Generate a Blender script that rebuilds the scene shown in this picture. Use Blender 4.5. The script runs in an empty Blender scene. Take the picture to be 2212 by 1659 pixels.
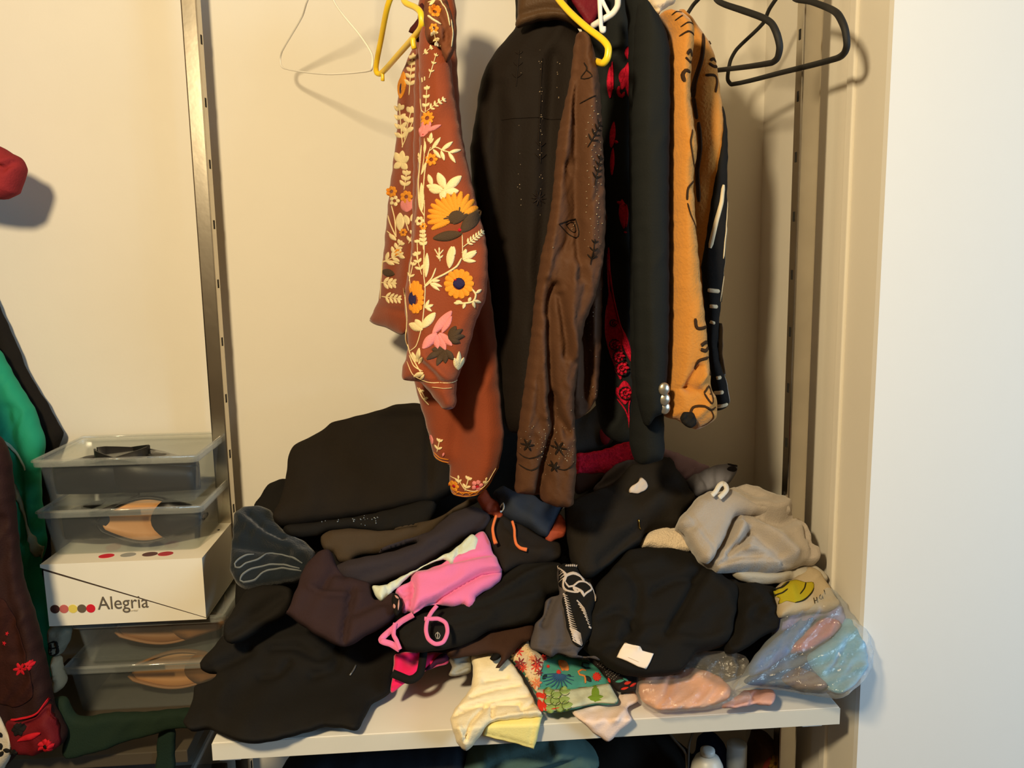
import bpy, bmesh, math, random
import numpy as np
from mathutils import Vector, Matrix
from mathutils.geometry import delaunay_2d_cdt
random.seed(7); RNG = np.random.default_rng(7)
SC = bpy.context.scene; COL = SC.collection
# ------------------------------------------------------------------ camera
FPX, IW, IH = 1790.0, 2212, 1659
YAW, PITCH, ROLL = map(math.radians, (4.1, 8.6, 0.96))
CP = np.array([0., 0., 1.4])
Fw = np.array([math.sin(YAW)*math.cos(PITCH), math.cos(YAW)*math.cos(PITCH), -math.sin(PITCH)])
R0 = np.array([math.cos(YAW), -math.sin(YAW), 0.]); U0 = np.cross(R0, Fw)
Rt = math.cos(ROLL)*R0 - math.sin(ROLL)*U0; Up = math.cos(ROLL)*U0 + math.sin(ROLL)*R0
cd = bpy.data.cameras.new('camera'); cam = bpy.data.objects.new('camera', cd); COL.objects.link(cam)
cd.sensor_width = 36; cd.lens = FPX/IW*36; cd.clip_start = .02
cam.matrix_world = Matrix(((Rt[0], Up[0], -Fw[0], CP[0]), (Rt[1], Up[1], -Fw[1], CP[1]), (Rt[2], Up[2], -Fw[2], CP[2]), (0, 0, 0, 1)))
SC.camera = cam
# ------------------------------------------------------------------ light
SC.view_settings.view_transform = 'Standard'; SC.view_settings.look = 'None'
SC.view_settings.gamma = 1; SC.view_settings.use_curve_mapping = False
SC.view_settings.exposure = 0.0
W = bpy.data.worlds.new('room_ambient'); SC.world = W; W.use_nodes = True
W.node_tree.nodes['Background'].inputs[0].default_value = (1.0, .86, .66, 1)
W.node_tree.nodes['Background'].inputs[1].default_value = .05
lamp = bpy.data.lights.new('room_lamp', 'POINT'); lamp.energy = 114; lamp.color = (1, .79, .47); lamp.shadow_soft_size = .075
lo = bpy.data.objects.new('room_lamp', lamp); COL.objects.link(lo); lo.location = (-.46, -.08, 1.93)
win = bpy.data.lights.new('window_daylight', 'AREA'); win.shape = 'RECTANGLE'; win.size = 1.1; win.size_y = 1.3
win.energy = 66; win.color = (.46, .74, 1.0)
wo = bpy.data.objects.new('window_daylight', win); COL.objects.link(wo); wo.location = (2.52, -.35, 1.4)
wo.rotation_euler = (Vector((.75, 1.1, 1.15))-Vector(wo.location)).to_track_quat('-Z', 'Y').to_euler()

# ------------------------------------------------------------------ pixel <-> place helpers
def rays(P):
    P = np.asarray(P, float).reshape(-1, 2)
    return Fw + ((P[:, :1]-IW/2)/FPX)*Rt - ((P[:, 1:]-IH/2)/FPX)*Up
def atY(P, Y):
    d = rays(P); return CP + d*((Y-CP[1])/d[:, 1])[:, None]
def at1(x, y, Y): return atY([(x, y)], np.array([Y]))[0]
def yOnZ(P, z):
    d = rays(P); return d[:, 1]*((z-CP[2])/np.minimum(d[:, 2], -1e-4))
CROPS = dict(C1=(0, 0, 1.998), C2=(0, 880, 2.13), C3=(560, 0, 2.9625), C4=(780, 540, 2.861), C5=(1000, 0, 2.765), C6=(1080, 540, 2.86),
             C7=(1400, 0, 2.9625), C8=(1380, 480, 2.676), D1=(400, 860, 3.318), D2=(760, 1040, 3.318), D3=(1160, 900, 4.1475),
             D4=(1100, 1150, 3.26), D5=(1400, 960, 3.19), D6=(1250, 1280, 3.301), D7=(380, 1260, 3.568), D8=(380, 1450, 2.404), P=(0, 0, 1))
def Z(c, pts):
    ox, oy, s = CROPS[c]; return [(ox+x/s, oy+y/s) for x, y in pts]
SHELF_Z = .743
def plane(Y0, x0, y0, kx=0, ky=0):
    return lambda P: Y0 + kx*(P[:, 0]-x0)/1000 + ky*(P[:, 1]-y0)/1000
def heap(lift=0., flat=.007, front=1.077, toe=1490, y0=1.148):
    def f(P):
        Ys = yOnZ(P, SHELF_Z+flat)
        Yh = y0 + (toe-P[:, 1])*.37/600
        if lift < 0: Yh = Yh-lift
        k = .012                                     # soft minimum
        m = np.minimum(Ys, Yh); m = m - k*np.log(np.exp(-(Ys-m)/k)+np.exp(-(Yh-m)/k))
        return np.clip(m, front, 1.5) - max(lift, 0)
    return f
def lin(c): return tuple(((v/255)/12.92 if v/255 <= .04045 else ((v/255+.055)/1.055)**2.4) for v in c)

# ------------------------------------------------------------------ materials
MATS = {}
def cloth_mat(key, col, rough=.9, var=.12, weave=.25, wscale=420, sheen=0, spec=.12, nscale=26):
    if key in MATS: return MATS[key]
    m = bpy.data.materials.new(key); m.use_nodes = True; nt = m.node_tree; n = nt.nodes; L = nt.links
    b = n['Principled BSDF']; c = lin(col)
    tc = n.new('ShaderNodeTexCoord'); no = n.new('ShaderNodeTexNoise'); no.inputs['Scale'].default_value = nscale; no.inputs['Detail'].default_value = 4
    L.new(tc.outputs['Object'], no.inputs['Vector'])
    mx = n.new('ShaderNodeMix'); mx.data_type = 'RGBA'
    mx.inputs[6].default_value = (*[v*(1-var) for v in c], 1); mx.inputs[7].default_value = (*[min(1, v*(1+var)) for v in c], 1)
    L.new(no.outputs[0], mx.inputs[0]); L.new(mx.outputs[2], b.inputs['Base Color'])
    b.inputs['Roughness'].default_value = rough; b.inputs['Specular IOR Level'].default_value = spec
    b.inputs['Sheen Weight'].default_value = sheen; b.inputs['Sheen Roughness'].default_value = .5
    if weave:
        w = n.new('ShaderNodeTexNoise'); w.inputs['Scale'].default_value = wscale; w.inputs['Detail'].default_value = 2
        L.new(tc.outputs['Object'], w.inputs['Vector'])
        bp = n.new('ShaderNodeBump'); bp.inputs['Strength'].default_value = weave; bp.inputs['Distance'].default_value = .002
        L.new(w.outputs[0], bp.inputs['Height']); L.new(bp.outputs[0], b.inputs['Normal'])
    MATS[key] = m; return m
def plain_mat(key, col, rough=.5, metal=0, bump=0, bscale=60, var=.04, spec=.5):
    m = cloth_mat(key, col, rough, var, bump, bscale, 0, spec); m.node_tree.nodes['Principled BSDF'].inputs['Metallic'].default_value = metal; return m
def film_mat(key, tint, milk, gloss, rough=.18, milkcol=(.85, .88, .9), bump=.3, bscale=40):
    if key in MATS: return MATS[key]
    m = bpy.data.materials.new(key); m.use_nodes = True; nt = m.node_tree; n = nt.nodes; L = nt.links
    n.remove(n['Principled BSDF']); out = n['Material Output']
    t = n.new('ShaderNodeBsdfTransparent'); t.inputs[0].default_value = (*tint, 1)
    d = n.new('ShaderNodeBsdfDiffuse'); d.inputs[0].default_value = (*milkcol, 1)
    g = n.new('ShaderNodeBsdfGlossy'); g.inputs[0].default_value = (1, 1, 1, 1); g.inputs[1].default_value = rough
    tc = n.new('ShaderNodeTexCoord'); no = n.new('ShaderNodeTexNoise'); no.inputs['Scale'].default_value = bscale; no.inputs['Detail'].default_value = 5
    L.new(tc.outputs['Object'], no.inputs['Vector'])
    bp = n.new('ShaderNodeBump'); bp.inputs['Strength'].default_value = bump; bp.inputs['Distance'].default_value = .01
    L.new(no.outputs[0], bp.inputs['Height']); L.new(bp.outputs[0], g.inputs['Normal'])
    a = n.new('ShaderNodeMixShader'); lw = n.new('ShaderNodeLayerWeight'); lw.inputs[0].default_value = .35
    mm = n.new('ShaderNodeMath'); mm.operation = 'MULTIPLY_ADD'; mm.inputs[1].default_value = milk*2; mm.inputs[2].default_value = milk*.6; mm.use_clamp = True
    L.new(lw.outputs['Facing'], mm.inputs[0]); L.new(mm.outputs[0], a.inputs[0]); L.new(t.outputs[0], a.inputs[1]); L.new(d.outputs[0], a.inputs[2])
    c = n.new('ShaderNodeMixShader'); c.inputs[0].default_value = gloss
    L.new(a.outputs[0], c.inputs[1]); L.new(g.outputs[0], c.inputs[2]); L.new(c.outputs[0], out.inputs[0])
    MATS[key] = m; return m
BLK = cloth_mat('black_cotton', (25, 23, 21)); BLK2 = cloth_mat('black_jersey', (27, 25, 23)); BRB = cloth_mat('brown_black_wool', (32, 27, 22))

# ------------------------------------------------------------------ object helpers
def tag(o, label=None, cat=None, group=None, kind=None):
    if label: o['label'] = label
    if cat: o['category'] = cat
    if group: o['group'] = group
    if kind: o['kind'] = kind
    return o
def link(name, V, Fc, mat, parent=None, smooth=True):
    """V world coords; origin of a top-level mesh goes to its base."""
    V = np.asarray(V, float)
    if parent is None: loc = np.array([V[:, 0].mean(), V[:, 1].mean(), V[:, 2].min()])
    else: loc = root_loc(parent)
    me = bpy.data.meshes.new(name); me.from_pydata((V-loc).tolist(), [], [list(map(int, f)) for f in Fc])
    if smooth: me.polygons.foreach_set('use_smooth', [True]*len(me.polygons))
    if mat: me.materials.append(mat)
    me.update(); o = bpy.data.objects.new(name, me); COL.objects.link(o)
    if parent is None: o.location = loc
    else: o.parent = parent
    return o
def root_loc(o):
    while o.parent: o = o.parent
    return np.array(o.location)
def empty(name, loc, label, cat, group=None):
    o = bpy.data.objects.new(name, None); o.empty_display_size = .05; COL.objects.link(o); o.location = loc; return tag(o, label, cat, group)
def smooth_poly(pts, step=6, closed=True, soft=True):
    pts = np.asarray(pts, float); n = len(pts); out = []
    rng = range(n) if closed else range(n-1)
    for i in rng:
        p1, p2 = pts[i], pts[(i+1) % n]
        p0 = pts[(i-1) % n] if (closed or i > 0) else p1; p3 = pts[(i+2) % n] if (closed or i < n-2) else p2
        k = max(1, int(np.linalg.norm(p2-p1)/step)); t = np.arange(k)/k
        if soft:
            # centripetal-like damping keeps the curve close to the chord
            l = np.linalg.norm(p2-p1); a = (p2-p0); b = (p3-p1)
            m1 = a/(np.linalg.norm(a)+1e-9)*l*.75; m2 = b/(np.linalg.norm(b)+1e-9)*l*.75
            T = t[:, None]; h = (2*T**3-3*T**2+1)*p1+(T**3-2*T**2+T)*m1+(-2*T**3+3*T**2)*p2+(T**3-T**2)*m2
        else: h = p1+(p2-p1)*t[:, None]
        out.append(h)
    if not closed: out.append(pts[-1:])
    return np.concatenate(out)
def seg_dist(P, Q, closed=True):
    A = Q if closed else Q[:-1]; B = np.roll(Q, -1, 0) if closed else Q[1:]
    best = np.full(len(P), 1e9)
    for a, b in zip(A, B):
        ab = b-a; l = ab@ab+1e-9; t = np.clip(((P-a)@ab)/l, 0, 1); q = P-(a+t[:, None]*ab)
        best = np.minimum(best, np.einsum('ij,ij->i', q, q))
    return np.sqrt(best)
def inside(G, Q):
    ins = np.zeros(len(G), bool); j = len(Q)-1
    for i in range(len(Q)):
        xi, yi = Q[i]; xj, yj = Q[j]
        c = ((yi > G[:, 1]) != (yj > G[:, 1])) & (G[:, 0] < (xj-xi)*(G[:, 1]-yi)/(yj-yi+1e-12)+xi); ins ^= c; j = i
    return ins
def wrinkle(P, amp, L, ang, seed):
    a = math.radians(ang); x, y = P[:, 0], P[:, 1]
    u = (x*math.cos(a)+y*math.sin(a))/L; v = (-x*math.sin(a)+y*math.cos(a))/(L*3)
    ph = 2*np.pi*u+1.8*np.sin(2*np.pi*v*.7+seed)+.9*np.sin(2*np.pi*(u*.37+v*1.3)+seed*2.1)
    r = 1-2*np.sqrt(np.sin(ph/2)**2*.95+.05); md = .55+.45*np.sin(2*np.pi*(.31*u+.43*v)+seed*3)
    return amp*r*md
NH = np.array([0, -.8, .6]); NV = np.array([0, -1., .0])
class Cloth:
    """A piece of fabric: an outlined, thick, wrinkled body standing at its own depth."""
    def __init__(s, name, outline, base, mat, parent=None, T=.018, R=22, Tb=.012, n=NH, folds=(), noise=None, step=8, soft=True, label=None, cat=None, group=None, seed=None, jit=1.0, noise2=None):
        s.base, s.T, s.R, s.n, s.seed = base, T, R, n/np.linalg.norm(n), (seed if seed is not None else (sum(map(ord, name))+int(outline[0][0])) % 97)
        s.folds = [(smooth_poly(f[0], 14, False), f[1], f[2]) for f in folds]; s.noise = noise; s.noise2 = noise2; s.flat = (n is NH)
        Q = smooth_poly(outline, step*.8, True, soft)
        if jit: Q = Q + jit*np.stack([np.sin(np.arange(len(Q))*.9+s.seed)*np.sin(np.arange(len(Q))*.23), np.cos(np.arange(len(Q))*.7+s.seed)*np.sin(np.arange(len(Q))*.31)], 1)
        s.Q = Q
        x0, y0 = Q.min(0); x1, y1 = Q.max(0); gx, gy = [], []
        for j, yy in enumerate(np.arange(y0, y1, step*.87)):
            xs = np.arange(x0+(j % 2)*step/2, x1, step); gx.append(xs); gy.append(np.full(len(xs), yy))
        G = np.stack([np.concatenate(gx), np.concatenate(gy)], 1)
        # inside test
        ins = inside(G, Q)
        G = G[ins]
        if len(G): G = G[seg_dist(G, Q) > 7+step*.3]
        tq = np.roll(Q, -1, 0)-np.roll(Q, 1, 0); tq /= np.linalg.norm(tq, axis=1)[:, None]+1e-9
        ar = np.sum(Q[:, 0]*np.roll(Q[:, 1], -1)-np.roll(Q[:, 0], -1)*Q[:, 1]); nq = np.stack([-tq[:, 1], tq[:, 0]], 1)*np.sign(ar)
        rgs = []
        for of in (1.6, 4.2, 7.5):
            r_ = Q+nq*of; r_ = r_[seg_dist(r_, Q) > of*.93]; rgs.append(r_)
        G = np.concatenate([G]+rgs)
        A = [Vector(p) for p in Q]+[Vector(p) for p in G]
        v, e, f, *_ = delaunay_2d_cdt(A, [(i, (i+1) % len(Q)) for i in range(len(Q))], [], 1, 1e-4)
        P = np.array([tuple(p) for p in v]); Fc = [tuple(t) for t in f]
        d = seg_dist(P, Q); rim = d < .2
        Vf = s.front(P, d); prof = s.prof(d)
        Vb = s.place(P) - s.n*(Tb*prof)[:, None]
        idx = np.arange(len(P)); back = idx.copy(); k = 0; Vbk = []
        for i in range(len(P)):
            if not rim[i]: back[i] = len(P)+k; Vbk.append(Vb[i]); k += 1
        V = np.concatenate([Vf, np.array(Vbk).reshape(-1, 3)])
        ff = []
        for t in Fc:
            a, b, c = P[t[0]], P[t[1]], P[t[2]]
            cw = (b[0]-a[0])*(c[1]-a[1])-(b[1]-a[1])*(c[0]-a[0])
            t = t if cw < 0 else t[::-1]
            ff.append(t)
            bt = tuple(int(back[i]) for i in t)[::-1]
            if set(bt) != set(t): ff.append(bt)
        s.o = link(name, V, ff, mat, parent); tag(s.o, label, cat, group)
    def place(s, P):
        b = s.base(P)
        return b if b.ndim == 2 else atY(P, b)
    def prof(s, d):
        c = lambda R: np.sqrt(np.maximum(0, 1-(1-np.minimum(d/R, 1))**2))
        if not s.flat: return c(s.R)
        return .5*c(min(s.R, 7))+.34*c(s.R)*np.minimum(1, d/s.R)**.5
    def front(s, P, d=None):
        P = np.asarray(P, float).reshape(-1, 2)
        if d is None: d = seg_dist(P, s.Q)
        p = s.prof(d); h = s.T*p
        if s.noise: h = h+p*wrinkle(P, *s.noise, s.seed)
        if s.noise2: h = h+p*wrinkle(P, *s.noise2, s.seed+5)
        for q, w, a in s.folds: h = h+p*a*(1.35 if s.flat else 1)*np.exp(-(seg_dist(P, q, False)/w)**2)
        return s.place(P)+s.n*np.maximum(h, 0)[:, None]
def stroke_geo(par, pts, w, prof='line', hgt=.0014, V=None, Fc=None, lift=.0006, rows=2):
    pl = sum(math.dist(pts[i], pts[i+1]) for i in range(len(pts)-1)); st = min(5, max(1.0, pl/9))
    Q = smooth_poly(pts, st, False, len(pts) > 2)
    if len(Q) < 3: Q = np.stack([Q[0], (Q[0]+Q[-1])/2, Q[-1]])
    t = np.linspace(0, 1, len(Q)); d = np.gradient(Q, axis=0); d /= np.linalg.norm(d, axis=1)[:, None]+1e-9; nr = np.stack([-d[:, 1], d[:, 0]], 1)
    if prof == 'leaf': wd = w*np.sin(np.pi*np.clip(t*.94+.03, 0, 1))**.8
    elif prof == 'petal': wd = w*np.sin(np.pi*np.clip(t*.8+.12, 0, 1))**.7
    elif prof == 'taper': wd = w*(1-.8*t)
    else: wd = w*np.minimum(1, .55+6*np.minimum(t, 1-t))
    ks = np.array([-1, -.96]+list(np.linspace(-.96, .96, 2*rows+1)[1:-1])+[.96, 1]); b = len(V); m = len(ks)
    for k in ks:
        P = Q+nr*(wd*k/2)[:, None]
        X = par.front(P)+par.n*(lift+hgt*(1-k*k)-(.003 if abs(k) == 1 else 0))
        V.extend(X.tolist())
    N = len(Q)
    for r in range(m-1):
        for i in range(N-1): Fc.append((b+r*N+i, b+r*N+i+1, b+(r+1)*N+i+1, b+(r+1)*N+i))
def strokes(name, par, lst, mat, parent=None, hgt=.0014, lift=.0006, label=None):
    V, Fc = [], []
    for q in lst: stroke_geo(par, q[0], q[1], q[2] if len(q) > 2 else 'line', hgt, V, Fc, lift, 2 if q[1] < 30 else 4)
    o = link(name, V, Fc, mat, parent or par.o)
    if label: o['label'] = label
    return o
def tube_geo(pts, r, ns=10, closed=False, V=None, Fc=None, smooth=0):
    pts = np.asarray(pts, float)
    if smooth: pts = spline3(pts, smooth, closed)
    n = len(pts); tg = np.roll(pts, -1, 0)-np.roll(pts, 1, 0) if closed else np.gradient(pts, axis=0)
    tg /= np.linalg.norm(tg, axis=1)[:, None]+1e-12
    rr = np.full(n, r) if np.isscalar(r) else np.interp(np.linspace(0, 1, n), np.linspace(0, 1, len(r)), r)
    u = np.cross(tg[0], [0.3, .2, 1]); u /= np.linalg.norm(u); b = len(V)
    for i in range(n):
        u = u-tg[i]*(u@tg[i]); u /= np.linalg.norm(u); w = np.cross(tg[i], u)
        for k in range(ns):
            a = 2*math.pi*k/ns; V.append((pts[i]+rr[i]*(math.cos(a)*u+math.sin(a)*w)).tolist())
    for i in range(n if closed else n-1):
        j = (i+1) % n
        for k in range(ns): Fc.append((b+i*ns+k, b+i*ns+(k+1) % ns, b+j*ns+(k+1) % ns, b+j*ns+k))
    if not closed: Fc.append(tuple(range(b+ns-1, b-1, -1))); Fc.append(tuple(range(b+(n-1)*ns, b+n*ns)))
def spline3(p, k, closed=False):
    p = np.asarray(p, float); n = len(p); out = []
    for i in range(n if closed else n-1):
        p1, p2 = p[i], p[(i+1) % n]; p0 = p[(i-1) % n] if closed or i else p1; p3 = p[(i+2) % n] if closed or i < n-2 else p2
        l = np.linalg.norm(p2-p1); a = p2-p0; c = p3-p1; m1 = a/np.linalg.norm(a)*l*.8; m2 = c/np.linalg.norm(c)*l*.8
        for t in np.arange(k)/k: out.append((2*t**3-3*t**2+1)*p1+(t**3-2*t**2+t)*m1+(-2*t**3+3*t**2)*p2+(t**3-t**2)*m2)
    if not closed: out.append(p[-1])
    return np.array(out)
def tubes(name, lst, mat, parent=None, ns=10, smooth=5):
    V, Fc = [], []
    for q in lst: tube_geo(q[0], q[1], ns, q[2] if len(q) > 2 else False, V, Fc, smooth)
    return link(name, V, Fc, mat, parent)
def bevel_box(name, lo, hi, mat, parent=None, bev=.002, smooth=False):
    bm = bmesh.new(); bmesh.ops.create_cube(bm, size=1)
    lo, hi = np.array(lo), np.array(hi)
    for v in bm.verts: v.co = Vector(lo+(np.array(v.co)+.5)*(hi-lo))
    if bev: bmesh.ops.bevel(bm, geom=bm.edges[:], offset=bev, segments=2, affect='EDGES', profile=.6)
    V = [tuple(v.co) for v in bm.verts]; bm.verts.index_update(); Fc = [[v.index for v in f.verts] for f in bm.faces]; bm.free()
    return link(name, V, Fc, mat, parent, smooth)
def lathe(name, prof, c, mat, parent=None, ns=28):
    V, Fc = [], []
    for r, z in prof:
        for k in range(ns): a = 2*math.pi*k/ns; V.append((c[0]+r*math.cos(a), c[1]+r*math.sin(a), c[2]+z))
    for i in range(len(prof)-1):
        for k in range(ns): Fc.append((i*ns+k, i*ns+(k+1) % ns, (i+1)*ns+(k+1) % ns, (i+1)*ns+k))
    Fc.append(tuple(range(ns-1, -1, -1))); Fc.append(tuple(range((len(prof)-1)*ns, len(prof)*ns)))
    return link(name, V, Fc, mat, parent)
def beads(name, par, pts, r, mat, parent=None):
    pts = np.array(pts); pts = pts[inside(pts, par.Q)]; pts = pts[seg_dist(pts, par.Q) > 4]; V, Fc = [], []; X = par.front(pts)
    bm = bmesh.new(); bmesh.ops.create_icosphere(bm, subdivisions=1, radius=1); bv = np.array([tuple(v.co) for v in bm.verts]); bm.verts.index_update(); bf = [[v.index for v in f.verts] for f in bm.faces]; bm.free()
    for i, x in enumerate(X):
        b = len(V); V.extend((x+par.n*r*.5+bv*r*(.7+.6*random.random())).tolist()); Fc.extend([[b+k for k in f] for f in bf])
    o = link(name, V, Fc, mat, parent or par.o); o['kind'] = 'stuff'; return o

# ------------------------------------------------------------------ the room
WALL = plain_mat('wall_paint', (221, 216, 205), .75, 0, .06, 180, .015, .2)
WHITE = plain_mat('white_wall_paint', (232, 231, 228), .7, 0, .04, 160, .01, .2)
XR, YB, YF = .586, 1.55, 1.10
def struct(name, lo, hi, mat, bev=0):
    o = bevel_box(name, lo, hi, mat, None, bev); o['kind'] = 'structure'; return o
struct('wall_back', (-2.2, YB, 0), (XR+.0, YB+.1, 2.6), WALL)
struct('wall_right', (XR, YF+.012, 0), (XR+.02, YB+.1, 2.6), WALL)
struct('wall_front', (XR, YF, 0), (2.7, YF+.012, 2.6), WHITE)
struct('trim_1', (XR-.005, 1.195, 0), (XR+.001, 1.215, 2.6), WALL, .002)
ROOM = plain_mat('room_paint', (122, 108, 90), .8, 0, .05, 120, .02, .2)
struct('floor', (-2.3, -2.3, -.05), (2.7, YB+.1, 0), plain_mat('floor_wood', (62, 44, 32), .5, 0, .1, 30, .2))
struct('ceiling', (-2.3, -2.3, 2.6), (2.7, YB+.1, 2.65), ROOM)
struct('wall_left', (-2.3, -2.3, 0), (-2.2, YB+.1, 2.6), ROOM)
struct('wall_rear', (-2.2, -2.3, 0), (2.6, -2.2, 2.6), ROOM)
o = struct('wall_window_side', (2.6, -2.3, 0), (2.7, YF, 2.6), ROOM); o.name = 'wall_far_right'
wf = empty('window_1', (2.58, -.35, .8), None, None); wf['kind'] = 'structure'
for lo_, hi_ in (((2.56, -.98, .70), (2.6, -.90, 2.1)), ((2.56, .20, .70), (2.6, .28, 2.1)), ((2.56, -.98, .66), (2.6, .28, .74)), ((2.56, -.98, 2.06), (2.6, .28, 2.14))): bevel_box('window_frame', lo_, hi_, WHITE, wf, .003)

# chrome posts with slots
STEEL = plain_mat('brushed_chrome', (196, 188, 174), .22, 1, .05, 60, .12)
DARK = plain_mat('slot_shade', (22, 19, 16), .9)  # dark boxes stand in for the shade inside the slot holes
def post(label, x0, x1, y0, y1, slot_x, slot_zs):
    p = empty('slotted_post', ((x0+x1)/2, (y0+y1)/2, 0), label, 'post', 'slotted chrome shelf posts')
    bevel_box('tube', (x0, y0, 0), (x1, y1, 2.5), STEEL, p, .0025)
    for i, z in enumerate(slot_zs):
        bevel_box('slot', (slot_x-.0007, (y0+y1)/2-.0028, z-.0075), (slot_x+.0007, (y0+y1)/2+.0028, z+.0075), DARK, p, 0)
    return p
zl = [at1(x, y, 1.49)[2] for x, y in Z('C1', [(842, 170), (867, 442), (890, 713), (912, 973), (934, 1226), (955, 1475)])]
d = (zl[0]-zl[-1])/5; zl = [zl[0]-d*k for k in range(-3, 14)]
post('slotted chrome shelf post on the left by the clear shoe boxes', -.431, -.4045, 1.478, 1.505, -.4045, zl)
zr = [at1(1735, 75, 1.26)[2]-.0885*k for k in range(-4, 13)]
post('slotted chrome shelf post on the right by the closet side wall', .5275, .557, 1.245, 1.272, .5275, zr)
# clothes rail (above the frame) that the hangers hang from
rod_z = at1(1200, -185, 1.27)[2]
o = tubes('clothes_rail', [([(-1.6, 1.27, rod_z), (-.5, 1.27, rod_z), (XR, 1.27, rod_z)], .0125)], STEEL, None, 16, 1)
tag(o, 'round metal clothes rail the hangers hang from', 'rail')

# shelf
LAM = plain_mat('white_laminate', (240, 237, 230), .42, 0, .03, 200, .02)
sh = empty('white_shelf', (.1, 1.3, SHELF_Z-.025), 'white laminate shelf under the heap of clothes', 'shelf')
bevel_box('board', (-.3475, 1.09, SHELF_Z-.0255), (.551, 1.53, SHELF_Z), LAM, sh, .0015)
bevel_box('front_edge', (-.3475, 1.0885, SHELF_Z-.0255), (.551, 1.09, SHELF_Z-.0005), plain_mat('shelf_edge_band', (214, 211, 200), .5), sh, .0004)
for x in (-.342, .5): bevel_box('bracket', (x, 1.10, SHELF_Z-.034), (x+.03, 1.5, SHELF_Z-.0258), LAM, sh, .001)
# left shelf and the low shelf beneath, mostly hidden
o = bevel_box('left_shelf', (-.74, 1.2, .615), (-.42, 1.53, .635), plain_mat('dark_board', (70, 62, 50), .6), None, .0015); tag(o, 'dark shelf board under the stack of shoe boxes at left', 'shelf')
o = bevel_box('low_shelf', (-1.3, 1.08, .36), (.56, 1.53, .38), plain_mat('dark_board2', (60, 52, 44), .6), None, .0015); tag(o, 'low shelf board below the white shelf, holding bottles and bags', 'shelf')

# ------------------------------------------------------------------ shoe boxes
PLAST = film_mat('clear_box_plastic', (.95, .96, .95), .035, .045, .1, (.72, .76, .76), .05, 60)
LIDP = film_mat('milky_lid_plastic', (.93, .94, .93), .10, .06, .12, (.74, .77, .76), .05, 60)
def tub(name, x0, x1, y0, y1, z0, z1, mat, parent, taper=.01, t=.0012, r=.012):
    def ring(x0, x1, y0, y1, z, r):
        out = []
        for cx, cy, a0 in ((x1-r, y1-r, 0), (x0+r, y1-r, 90), (x0+r, y0+r, 180), (x1-r, y0+r, 270)):
            for k in range(4): a = math.radians(a0+30*k); out.append((cx+r*math.cos(a), cy+r*math.sin(a), z))
        return out
    rg = [ring(x0+taper, x1-taper, y0+taper, y1-taper, z0, r), ring(x0+taper*.5, x1-taper*.5, y0+taper*.5, y1-taper*.5, (z0+z1)/2, r),
          ring(x0+.0005, x1-.0005, y0+.0005, y1-.0005, z1, r), ring(x0+t, x1-t, y0+t, y1-t, z1, r), ring(x0+taper+t, x1-taper-t, y0+taper+t, y1-taper-t, z0+t, r)]
    V = sum(rg, []); n = 16; Fc = []
    for i in range(4):
        for k in range(n): Fc.append((i*n+k, i*n+(k+1) % n, (i+1)*n+(k+1) % n, (i+1)*n+k))
    Fc.append(tuple(range(n-1, -1, -1))); Fc.append(tuple(range(4*n, 5*n)))
    return link(name, V, Fc, mat, parent, False)
def clear_box(label, x0, x1, y0, y1, z0, z1):
    r = empty('clear_shoe_box', ((x0+x1)/2, (y0+y1)/2, z0), label, 'shoe box', 'clear plastic shoe boxes')
    tub('tub', x0+.006, x1-.006, y0+.006, y1-.006, z0, z1-.006, PLAST, r)
    tub('lid', x0, x1, y0, y1, z1-.013, z1-.003, LIDP, r, .001)
    V = []; Fc = []
    tube_geo([(x0+.003, y0+.003, z1-.003), (x1-.003, y0+.003, z1-.003), (x1-.003, y1-.003, z1-.003), (x0+.003, y1-.003, z1-.003)], .0026, 6, True, V, Fc, 0)
    link('lid_rim', V, Fc, LIDP, r)
    bevel_box('latch', ((x0+x1)/2-.045, y0-.0025, z1-.012), ((x0+x1)/2+.035, y0, z1-.002), PLAST, r, .001)
    return r
YB1 = 1.33
def bx(l, r, yt, yb, Y):
    xm = (l+r)/2; return at1(l, (yt+yb)/2, Y)[0], at1(r, (yt+yb)/2, Y)[0], at1(xm, yb, Y)[2], at1(xm, yt, Y)[2]
specs = [('b4', 136, 488, 1434, 1540, 1.315), ('b3', 150, 486, 1336, 1432, 1.315), ('card', 92, 441, 1212, 1331, 1.30), ('b2', 77, 440, 1098, 1202, 1.325), ('b1', 68, 430, 988, 1096, 1.33)]
zt = None; BX = {}
for nm, l, r, yt, yb, Y in specs:
    x0, x1, z0, z1 = bx(l, r, yt, yb, Y)
    if zt is not None: z0 = zt+.0008
    BX[nm] = (x0, x1, Y, min(Y+.19, 1.53), z0, z1); zt = z1
# left shelf top meets the lowest box
bpy.data.objects['left_shelf'].location.z += (BX['b4'][4]-.0005)-.635
LB = {'b4': 'clear plastic shoe box at the very bottom of the stack, under tan-insoled shoe', 'b3': 'clear plastic shoe box directly under the white cardboard box',
      'b2': 'clear plastic shoe box with a tan-lined shoe, on the white cardboard box', 'b1': 'clear plastic shoe box topmost of the stack, with dark shoes'}
for k in LB: clear_box(LB[k], *BX[k])
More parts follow.
